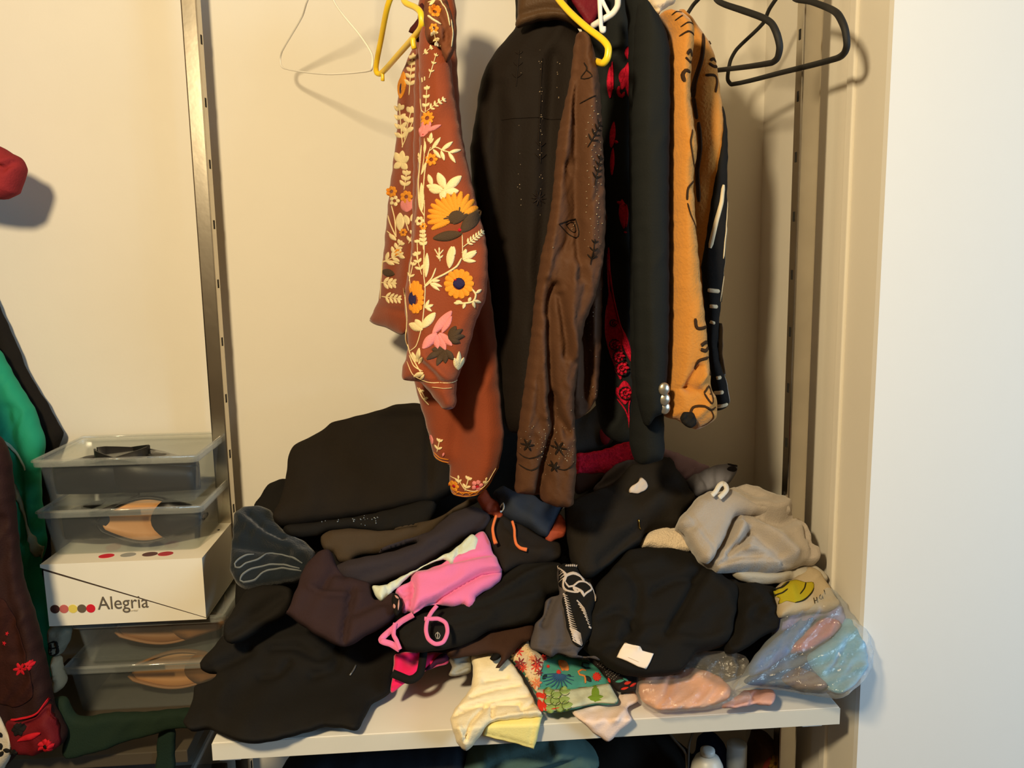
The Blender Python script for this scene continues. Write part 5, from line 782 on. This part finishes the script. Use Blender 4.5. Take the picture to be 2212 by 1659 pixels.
fl_ = Cloth('draped_panel', Z('D5', [(195, 570), (208, 530), (242, 482), (282, 442), (322, 390), (400, 350), (470, 350), (560, 328), (650, 345), (720, 400), (800, 420), (880, 405), (940, 412), (970, 460), (968, 490), (900, 476), (830, 492), (720, 484), (640, 484), (596, 500), (560, 560), (530, 640), (490, 710), (420, 818), (362, 800), (318, 738), (262, 640), (243, 606)]), heap(.142), GRY, gs.o, .03, 22, .02, step=5, folds=[(Z('D5', [(245, 490), (340, 620), (440, 740)]), 3.5, -.004), (Z('D5', [(590, 340), (680, 395), (760, 425)]), 6, -.008), (Z('D5', [(205, 600), (290, 602)]), 5, -.008)], noise=(.0015, 46, 40)); fl_.o['label'] = 'smooth outer panel draped over the crumpled part'
pq = np.array(Z('D5', [(455, 362), (475, 320), (500, 280), (525, 272), (540, 310)]))
strap('neck_loop', 'D5', [(440, 352), (468, 322), (490, 285), (515, 270), (535, 285), (540, 312), (520, 340), (490, 368)], .0075, .185, cloth_mat('white_tape', (214, 206, 192)), gs.o)['label'] = 'white neck loop'
# shirt with yellow print, inside the blue bag's mouth
BEI = cloth_mat('beige_jersey', (176, 160, 132), .9); YEP = cloth_mat('yellow_print', (166, 150, 30), .8, .12); BKP = cloth_mat('black_line_print', (40, 36, 22), .8)
ys = item('printed_shirt', 'beige shirt with a yellow print, rising from the blue plastic bag', Z('D5', [(860, 1010), (930, 950), (1000, 925), (1090, 850), (1160, 865), (1210, 930), (1270, 1030), (1310, 1110), (1240, 1150), (1110, 1160), (1000, 1175), (890, 1190), (880, 1100)]), BEI, .10, 'shirt', T=.02, R=16, step=6, noise=(.003, 40, 30))
yp = Cloth('yellow_patch', Z('D5', [(842, 1030), (890, 1000), (930, 962), (1000, 948), (1060, 968), (1110, 972), (1112, 1015), (1075, 1065), (1040, 1090), (985, 1110), (930, 1095), (885, 1110), (888, 1075), (850, 1050)]), lambda P: ys.front(P)+ys.n*.0008, YEP, ys.o, .001, 4, .0008, step=5, jit=0); yp.o['label'] = 'yellow printed patch'
strokes('black_outline', yp, [line('D5', [(1060, 970), (1050, 1010), (1020, 1050)], 8), line('D5', [(850, 1050), (900, 1040), (935, 1015)], 10), line('D5', [(985, 1110), (1050, 1090), (1095, 1045), (1112, 1010)], 6), line('D5', [(845, 1008), (900, 1000), (950, 960)], 14)], BKP, ys.o, .0006)
strokes('lettering', ys, [line('D5', [(1112, 1075), (1122, 1115)], 5), line('D5', [(1132, 1070), (1142, 1108)], 5), line('D5', [(1117, 1097), (1138, 1090)], 5), line('D5', [(1160, 1052), (1152, 1078), (1168, 1085), (1172, 1060)], 4), line('D5', [(1172, 1060), (1178, 1082)], 4), line('D5', [(1184, 1020), (1192, 1052)], 4), line('D5', [(1262, 1042), (1282, 1078)], 5)], BKP, None, .0006)
# the plastic bags
FILM = film_mat('clear_bag_film', (.95, .96, .97), .17, .05, .16, (.72, .8, .88), .7, 55)
bagb = lambda lift: heap(lift, .02, 1.02)
def blueb(lift): 
    f = heap(lift)
    def g(P): return np.maximum(f(P)-.03*np.clip((P[:, 0]-1700)/160, 0, 1), .98)
    return g
def stuffed(name, label, c, pts, col, lift, key, fold=(), noise=(.006, 30, 60)): return item(name, label, Z(c, pts), cloth_mat(key, col, .85, .2), lift, 'clothing', T=.026, R=20, step=7, folds=fold, noise=noise, base=blueb(lift), Tb=.02)
stuffed('bagged_navy_top', 'dark blue clothing at the bottom of the clear bag', 'D6', [(1180, 640), (1260, 560), (1400, 470), (1560, 420), (1700, 520), (1780, 620), (1800, 700), (1650, 715), (1400, 670)], (30, 66, 112), .05, 'bag_navy', [(Z('D6', [(1300, 640), (1500, 540), (1620, 460)]), 9, -.008)])
stuffed('bagged_blue_top', 'mid blue clothing in the middle of the clear bag', 'D6', [(1240, 480), (1340, 380), (1480, 260), (1600, 150), (1680, 110), (1640, 260), (1560, 400), (1440, 480), (1320, 560), (1220, 590)], (70, 112, 172), .066, 'bag_blue')
stuffed('bagged_red_top', 'dusty red clothing inside the clear bag', 'D6', [(1500, 420), (1560, 330), (1660, 240), (1760, 180), (1860, 230), (1800, 320), (1700, 380), (1600, 430)], (170, 110, 108), .075, 'bag_red')
stuffed('bagged_lilac_top', 'mauve clothing near the mouth of the clear bag', 'D6', [(1420, 140), (1520, 80), (1680, 60), (1800, 40), (1890, 160), (1860, 250), (1740, 180), (1640, 240), (1500, 280), (1400, 280)], (126, 122, 168), .062, 'bag_lilac')
stuffed('bagged_sky_top', 'light blue clothing at the right end of the clear bag', 'D6', [(1640, 440), (1740, 370), (1830, 280), (1900, 190), (1990, 290), (2040, 420), (2045, 540), (1980, 640), (1880, 720), (1780, 690), (1700, 590), (1640, 500)], (104, 164, 198), .068, 'bag_sky', [(Z('D6', [(1750, 640), (1850, 500), (1900, 380)]), 12, -.010), (Z('D6', [(1820, 690), (1940, 560)]), 9, -.008)])
stuffed('bagged_brown_top', 'dull brown clothing low in the clear bag', 'D6', [(1450, 600), (1560, 540), (1700, 600), (1760, 680), (1600, 690), (1500, 660)], (104, 84, 84), .072, 'bag_brown')
bg = Cloth('plastic_bag', Z('D6', [(1120, 690), (1150, 640), (1215, 520), (1290, 410), (1350, 340), (1400, 280), (1405, 180), (1450, 130), (1600, 60), (1720, -20), (1790, 0), (1860, 80), (1930, 190), (2020, 290), (2052, 380), (2064, 460), (2060, 550), (2000, 650), (1940, 700), (1880, 748), (1790, 742), (1700, 727), (1560, 705), (1400, 680), (1250, 670)]), blueb(.075), FILM, None, T=.05, R=40, Tb=.05, step=6,
           folds=[(Z('D6', [(1140, 670), (1300, 560), (1400, 460), (1480, 340), (1640, 160)]), 6, .010), (Z('D6', [(1180, 640), (1350, 480), (1440, 330), (1600, 120)]), 5, -.008), (Z('D6', [(1180, 670), (1500, 560), (1760, 420), (1900, 300)]), 7, .008), (Z('D6', [(1250, 680), (1560, 640), (1800, 520)]), 5, .007), (Z('D6', [(1400, 690), (1700, 670), (1960, 560)]), 6, .008), (Z('D6', [(1300, 660), (1600, 600), (1750, 500)]), 5, -.006), (Z('D6', [(1500, 420), (1620, 280), (1760, 150)]), 6, .008)], noise=(.006, 40, 60), noise2=(.003, 18, 75), label='clear plastic bag of blue and red clothes bulging past the right end of the shelf', cat='bag')
PKF = cloth_mat('blush_pink_cloth', (236, 178, 148), .8, .12)
item('blush_garment', 'blush pink garment inside the small clear bag on the shelf front', Z('D6', [(430, 610), (520, 580), (660, 590), (720, 560), (800, 540), (900, 560), (1000, 610), (1080, 700), (1060, 760), (940, 810), (760, 835), (600, 840), (530, 820), (450, 770), (425, 700)]), PKF, .014, 'clothing', T=.03, R=24, step=6, folds=[(Z('D6', [(640, 640), (620, 740), (540, 830)]), 9, -.010), (Z('D6', [(800, 600), (900, 680), (1000, 700)]), 14, .008)], noise=(.005, 30, 40))
item('mauve_garment', 'mauve-pink garment end poking out of the small clear bag', Z('D6', [(1020, 815), (1100, 760), (1180, 700), (1290, 690), (1385, 700), (1396, 750), (1368, 805), (1260, 800), (1200, 812), (1100, 825)]), cloth_mat('mauve_pink_cloth', (206, 160, 152), .85, .2), .025, 'clothing', T=.02, R=14, step=5, folds=[(Z('D6', [(1220, 800), (1240, 740), (1300, 700)]), 6, -.008), (Z('D6', [(1100, 800), (1180, 760)]), 7, -.006)], noise=(.003, 18, 70))
FILM2 = film_mat('thin_bag_film', (.96, .95, .94), .10, .07, .14, (.86, .84, .8), .9, 70)
Cloth('small_plastic_bag', Z('D6', [(418, 600), (480, 572), (580, 585), (690, 590), (730, 530), (790, 455), (860, 420), (980, 425), (1110, 432), (1200, 500), (1180, 580), (1090, 690), (1200, 715), (1222, 765), (1100, 800), (950, 832), (700, 850), (600, 855), (540, 855), (480, 815), (425, 775)]), heap(.034), FILM2, None, T=.036, R=30, Tb=.03, step=6,
      folds=[(Z('D6', [(560, 820), (620, 740), (650, 640), (720, 560)]), 6, .008), (Z('D6', [(1040, 460), (1060, 540), (1090, 640)]), 7, .010), (Z('D6', [(1100, 450), (1130, 540), (1090, 660)]), 5, -.010), (Z('D6', [(1000, 450), (1180, 470)]), 5, .008), (Z('D6', [(780, 780), (860, 660), (880, 560)]), 7, .006)], noise=(.005, 26, 50), noise2=(.004, 14, 100), label='small clear plastic bag holding blush pink cloth at the shelf front', cat='bag')

# ------------------------------------------------------------------ clothes hanging at the far left
TG = cloth_mat('teal_green_satin', (34, 140, 108), .7, .08, .1, 300); BK3 = cloth_mat('black_knit_wool', (28, 25, 23), .95)
item('maroon_shirt', 'maroon fleece top hanging at far left, only its sleeve end in view', [(-330, -120), (-250, -160), (-190, -60), (-120, 180), (-60, 300), (-10, 312), (0, 316), (25, 330), (47, 345), (53, 367), (48, 388), (36, 418), (12, 431), (-20, 430), (-60, 425), (-130, 420), (-180, 700), (-330, 700)], cloth_mat('maroon_fleece', (136, 42, 46), .9, .1, .4, 300), 0, 'shirt', base=plane(1.41, 0, 370), T=.03, R=26, Tb=.03, n=NV, step=6, folds=[(Z('C1', [(0, 700), (50, 735), (90, 700)]), 7, -.012), (Z('C1', [(0, 690), (50, 710), (75, 690)]), 7, .006)])
item('black_coat', 'black coat hanging at far left, behind the teal garment', [(-420, -160), (-330, -170), (-240, -60), (-150, 300), (-80, 520), (-20, 620), (0, 664), (20, 710), (40, 755), (56, 795), (76, 832), (100, 868), (120, 905), (136, 936), (128, 965), (110, 1010), (108, 1160), (115, 1300), (112, 1420), (60, 1500), (-60, 1500), (-400, 1500)], BK3, 0, 'coat', base=plane(1.523, 50, 900, 0), T=.016, R=20, Tb=.012, n=NV, noise=(.003, 50, 10))
tg = item('teal_dress', 'teal green satin garment hanging at far left', Z('C2', [(-1000, -2230), (-850, -2230), (-640, -1900), (-400, -1000), (-150, -420), (0, -255), (45, -170), (90, -95), (150, 0), (180, 80), (205, 170), (185, 300), (190, 440), (212, 640), (195, 690), (185, 725), (200, 850), (222, 1000), (235, 1150), (250, 1345), (200, 1350), (100, 1300), (20, 1330), (-500, 1330), (-900, 1330)]), TG, 0, 'dress', base=plane(1.465, 50, 1000, 0), T=.022, R=20, Tb=.02, n=NV, step=7, folds=[(Z('C2', [(60, 0), (110, 300), (140, 600)]), 12, -.008), (Z('C2', [(110, 800), (170, 950), (190, 1080)]), 8, -.008), (Z('C2', [(160, 400), (170, 700)]), 8, .006)], noise=(.003, 26, 8))
strokes('pale_piping', tg, [line('C2', [(0, 110), (60, 160), (110, 220), (145, 275)], 12)], cloth_mat('pale_grey_piping', (150, 166, 150)), None, .003)
gl = Cloth('pale_lining', Z('C2', [(70, 300), (95, 340), (135, 450), (175, 550), (205, 620), (216, 680), (185, 665), (165, 590), (120, 460), (85, 360)]), lambda P: tg.front(P)+np.array([0, -.002, 0]), cloth_mat('grey_green_lining', (132, 134, 112)), tg.o, .005, 6, .002, n=NV, step=5); gl.o['label'] = 'pale grey-green lining strip'
bd = item('red_floral_dress', 'dark dress with red floral embroidery hanging at far left front', Z('C2', [(-1100, -2230), (-950, -2230), (-700, -1800), (-460, -800), (-200, -40), (0, 145), (30, 200), (45, 260), (60, 400), (75, 570), (88, 690), (112, 830), (145, 920), (180, 1050), (205, 1160), (230, 1280), (250, 1390), (280, 1440), (305, 1500), (295, 1540), (240, 1560), (180, 1580), (100, 1575), (40, 1640), (-120, 1700), (-900, 1700)]), cloth_mat('black_red_shot_silk', (40, 22, 20), .7, .35), 0, 'dress', base=plane(1.18, 30, 1300, -.15), T=.025, R=24, Tb=.02, n=NV, step=7, folds=[(Z('C2', [(40, 500), (60, 800), (120, 1100)]), 14, -.008), (Z('C2', [(160, 1420), (220, 1390), (250, 1350)]), 7, -.008)], noise=(.003, 36, 10))
DKR = cloth_mat('deep_red_velvet', (92, 18, 24), .7, .3); RDB = cloth_mat('bright_red_thread', (176, 24, 36), .7, .2)
rd = Cloth('red_hem_panel', Z('C2', [(70, 1405), (140, 1400), (200, 1385), (245, 1350), (275, 1430), (300, 1500), (290, 1535), (240, 1555), (180, 1570), (110, 1562), (90, 1490)]), lambda P: bd.front(P)+np.array([0, -.0015, 0]), DKR, bd.o, .003, 5, .002, n=NV, step=6); rd.o['label'] = 'deep red hem panel'
Cloth('red_panel', Z('C2', [(-60, 830), (0, 820), (60, 870), (110, 980), (160, 1120), (190, 1280), (140, 1330), (60, 1330), (-60, 1200)]), lambda P: bd.front(P)+np.array([0, -.0012, 0]), cloth_mat('dark_maroon_silk', (46, 22, 18), .8, .6, .3, 300, 0, .1, 60), bd.o, .0008, 6, .001, n=NV, step=7)
for q in (flower('C2', 135, 1165, 30, 6, 26, 0, 360, .1), flower('C2', 170, 1150, 20, 5, 18, 0, 360, .1), flower('C2', 62, 1048, 10, 5, 9, 0, 360, 0), flower('C2', 5, 890, 16, 5, 14, 0, 360, 0), flower('C2', 70, 1008, 8, 5, 8, 0, 360, 0), [line('C2', [(90, 1395), (160, 1385), (210, 1365), (240, 1320)], 10)]): strokes('red_flower', bd, q, RDB, None, .002)
strokes('red_flower', rd, flower('C2', 252, 1510, 34, 7, 26, 0, 360, .3)+[leaf('C2', (130, 1480), (230, 1450), 30)], RDB, bd.o, .002); [strokes('black_rose', rd, q, BLK, bd.o, .002) for q in (flower('C2', 132, 1430, 28, 6, 28, 0, 360, 0), flower('C2', 252, 1508, 9, 5, 8, 0, 360, 0), flower('C2', 110, 1535, 18, 5, 16, 0, 360, 0))]
strokes('orange_flower', bd, flower('C2', -5, 1030, 36, 6, 34, 0, 360, .1), OCH, None, .002); strokes('pale_outline', bd, [line('C2', [(0, 985), (20, 1010), (30, 1040), (10, 1075), (0, 1090)], 7)], CRM, None, .002)
bw = Cloth('leaf_print_panel', Z('C2', [(-60, 1330), (0, 1335), (30, 1360), (70, 1430), (95, 1500), (85, 1560), (40, 1640), (20, 1690), (-60, 1690)]), lambda P: bd.front(P)+np.array([0, -.002, 0]), cloth_mat('ivory_print', (190, 178, 158), .8), bd.o, .003, 5, .002, n=NV, step=6); bw.o['label'] = 'ivory panel with black leaves'
strokes('black_leaf', bw, [leaf('C2', (x, y), (x+30*math.cos(a), y+30*math.sin(a)), 20) for x, y, a in [(0, 1360, .5), (20, 1400, 1.2), (0, 1430, .2), (40, 1440, .8), (10, 1480, -.4), (50, 1490, 1.4), (10, 1530, .6), (45, 1550, -.8), (0, 1590, .2), (25, 1610, 1.3), (65, 1520, .3), (0, 1640, .8)]], BLK, bd.o, .0015)
# small fabrics between dress and boxes
ss = item('striped_sock', 'grey striped fabric with black marks, wedged left of the lower boxes', Z('C2', [(232, 1010), (290, 1003), (322, 1020), (315, 1080), (290, 1125), (245, 1130), (234, 1080)]), cloth_mat('grey_stripe', (120, 116, 100), .9, .3), 0, 'sock', base=plane(1.33, 130, 1380), T=.02, R=12, Tb=.02, n=NV, step=5, noise=(.002, 6, 90))
strokes('black_mark', ss, [line('C2', [(245, 1065), (285, 1055), (285, 1110), (245, 1115), (245, 1065)], 9), line('C2', [(262, 1060), (262, 1112)], 7), line('C2', [(245, 1088), (285, 1080)], 6)], BLK, None, .001)
item('cream_cuff', 'crumpled cream cloth end left of the bottom shoe box', Z('C2', [(240, 1150), (270, 1160), (285, 1220), (300, 1265), (292, 1290), (255, 1305), (245, 1240)]), cloth_mat('cream_cloth2', (172, 158, 128)), 0, 'cloth', base=plane(1.31, 130, 1460), T=.014, R=10, Tb=.02, n=NV, step=5, noise=(.003, 12, 40))
item('dark_scarf', 'dark cloth squeezed between the shoe boxes and the left post', Z('C2', [(955, 690), (985, 590), (1010, 560), (1035, 640), (1040, 800), (1020, 930), (1000, 960), (960, 850)]), BLK, 0, 'scarf', base=plane(1.44, 468, 1240), T=.02, R=14, Tb=.02, n=NV, step=7, noise=(.004, 24, 60))
item('green_cloth', 'dark green cloth draped over the shelf front under the shoe boxes', Z('C2', [(245, 1345), (300, 1330), (360, 1418), (500, 1405), (700, 1398), (890, 1380), (940, 1400), (900, 1460), (800, 1475), (600, 1530), (450, 1580), (320, 1610), (290, 1580), (305, 1500), (270, 1400)]), cloth_mat('dark_green_nylon', (24, 38, 28), .8, .1), 0, 'cloth', base=plane(1.19, 280, 1560, 0, -.15), T=.012, R=12, Tb=.006, n=NV, step=7, noise=(.003, 60, 20))
sp = item('dark_green_strap', 'dark green strap hanging below the green cloth', Z('C2', [(735, 1490), (800, 1472), (805, 1600), (800, 1680), (725, 1690), (722, 1600)]), cloth_mat('dark_green_web', (26, 42, 34), .8), 0, 'strap', base=plane(1.2, 360, 1610), T=.008, R=8, Tb=.004, n=NV, step=7)
# under the shelves
lz = .381
def low_item(name, label, outline, mat, Y, cat, **k): return item(name, label, outline, mat, 0, cat, base=Y if callable(Y) else plane(Y, outline[0][0], outline[0][1]), n=NV, **k)
clear_box('dim clear shoe box on the low shelf at lower left, below the green cloth', -.72, -.435, 1.24, 1.43, .5, .598)
o = bevel_box('storage_box', (-.73, 1.22, .381), (-.43, 1.43, .499), plain_mat('brown_card', (58, 46, 36), .8), None, .003); tag(o, 'dark brown storage box carrying the dim clear shoe box', 'box')
shoe('brown shoe inside the dim clear box at lower left', -.56, 1.32, .512, .2, .08, .06, TAN2, TAN2, 0, 0)
low_item('navy_bag', 'dark navy bag below the left half of the shelf', [(600, 1720), (612, 1655), (660, 1630), (760, 1618), (900, 1608), (985, 1600), (1030, 1640), (1040, 1720)], cloth_mat('dark_navy_nylon', (26, 32, 40), .7), 1.22, 'bag', T=.06, R=50, Tb=.06, folds=[([(700, 1640), (800, 1650), (960, 1620)], 10, -.008)], noise=(.005, 60, 60))
low_item('teal_blanket', 'grey-teal blanket bundled below the middle of the shelf', [(975, 1720), (995, 1650), (1030, 1612), (1075, 1590), (1140, 1572), (1215, 1568), (1245, 1590), (1270, 1615), (1292, 1640), (1250, 1645), (1200, 1660), (1150, 1720)], cloth_mat('grey_teal_fleece', (72, 98, 97), .9, .15), 1.2, 'blanket', T=.05, R=34, Tb=.06, folds=[([(1010, 1659), (1070, 1620), (1180, 1585)], 9, -.014), ([(1040, 1690), (1120, 1640), (1240, 1610)], 8, -.012), ([(1080, 1640), (1200, 1590)], 12, .008)], noise=(.004, 40, 60), step=6)
low_item('dark_coat', 'black garment behind the teal blanket below the shelf', [(1120, 1720), (1180, 1640), (1260, 1600), (1330, 1570), (1440, 1590), (1500, 1640), (1500, 1720)], BLK, 1.33, 'coat', T=.05, R=50, Tb=.05)
low_item('blue_cloth', 'dark blue cloth beside the bottles below the shelf', Z('D6', [(690, 1330), (700, 1220), (760, 1180), (830, 1180), (860, 1060), (960, 1010), (1040, 1080), (1080, 1330)]), cloth_mat('deep_blue_cotton', (34, 48, 92), .85, .2), 1.36, 'cloth', T=.03, R=20, Tb=.03, noise=(.005, 30, 40))
pbg = low_item('patterned_bag', 'brown patterned pouch below the right end of the shelf', Z('D6', [(1200, 1400), (1215, 1150), (1260, 1020), (1340, 1010), (1420, 1080), (1500, 1180), (1480, 1260), (1440, 1400)]), cloth_mat('brown_pattern', (70, 48, 30), .6, .5, .5, 120), 1.3, 'pouch', T=.04, R=28, Tb=.04, step=6, noise=(.004, 30, 50))
strokes('yellow_motif', pbg, flower('D6', 1340, 1120, 50, 7, 34)+[leaf('D6', (1300, 1230), (1360, 1180), 40)], cloth_mat('ochre_print2', (112, 82, 30)), None, .001); strokes('red_motif', pbg, [leaf('D6', (1420, 1200), (1460, 1140), 34), leaf('D6', (1260, 1180), (1310, 1080), 30)], cloth_mat('brick_print', (110, 44, 34)), None, .001)
BOT = plain_mat('milky_plastic', (196, 196, 190), .4); CAPM = plain_mat('pale_blue_cap', (170, 180, 186), .35)
Yb = 1.24
def bottle(label, xa, xb, ycap, ysh, bw, capm, Y, group):
    a = at1(xa, ycap, Y); b_ = at1(xb, ycap, Y); cx = (a[0]+b_[0])/2; rc = (b_[0]-a[0])/2; zt = at1((xa+xb)/2, ycap, Y)[2]; zs = at1((xa+xb)/2, ysh, Y)[2]
    r = empty('bottle', (cx, Y, lz), label, 'bottle', group); H = zs-lz
    lathe('body', [(bw*.9, 0), (bw, .006), (bw, H-.02), (bw*.93, H-.008), (bw*.72, H+.004), (rc*1.05, H+.010)], (cx, Y, lz), BOT, r)
    lathe('cap', [(rc, 0), (rc, zt-zs-.014), (rc*.96, zt-zs-.011), (rc*.5, zt-zs-.0095)], (cx, Y, zs+.0105), capm, r)
    return r
bottle('white bottle with a narrow cap below the right end of the shelf', 1513, 1544, 1618, 1642, .027, BOT, 1.22, None)
bottle('white bottle with a wide pale cap, right of the narrow-capped bottle', 1571, 1613, 1605, 1680, .024, CAPM, 1.25, None)
tubes('wire_rack', [([at1(1440, 1560, 1.3), at1(1441, 1577, 1.3), at1(1460, 1602, 1.28), at1(1482, 1630, 1.26), (at1(1490, 1660, 1.25)[0], 1.25, lz)], .0022), ([at1(1500, 1560, 1.32), at1(1498, 1578, 1.32), at1(1488, 1612, 1.3), (at1(1486, 1660, 1.28)[0], 1.28, lz)], .0022)], plain_mat('grey_wire', (120, 118, 112), .4, .6), None, 8, 3)
tag(bpy.data.objects['wire_rack'], 'grey wire rack legs below the shelf, left of the bottles', 'rack')
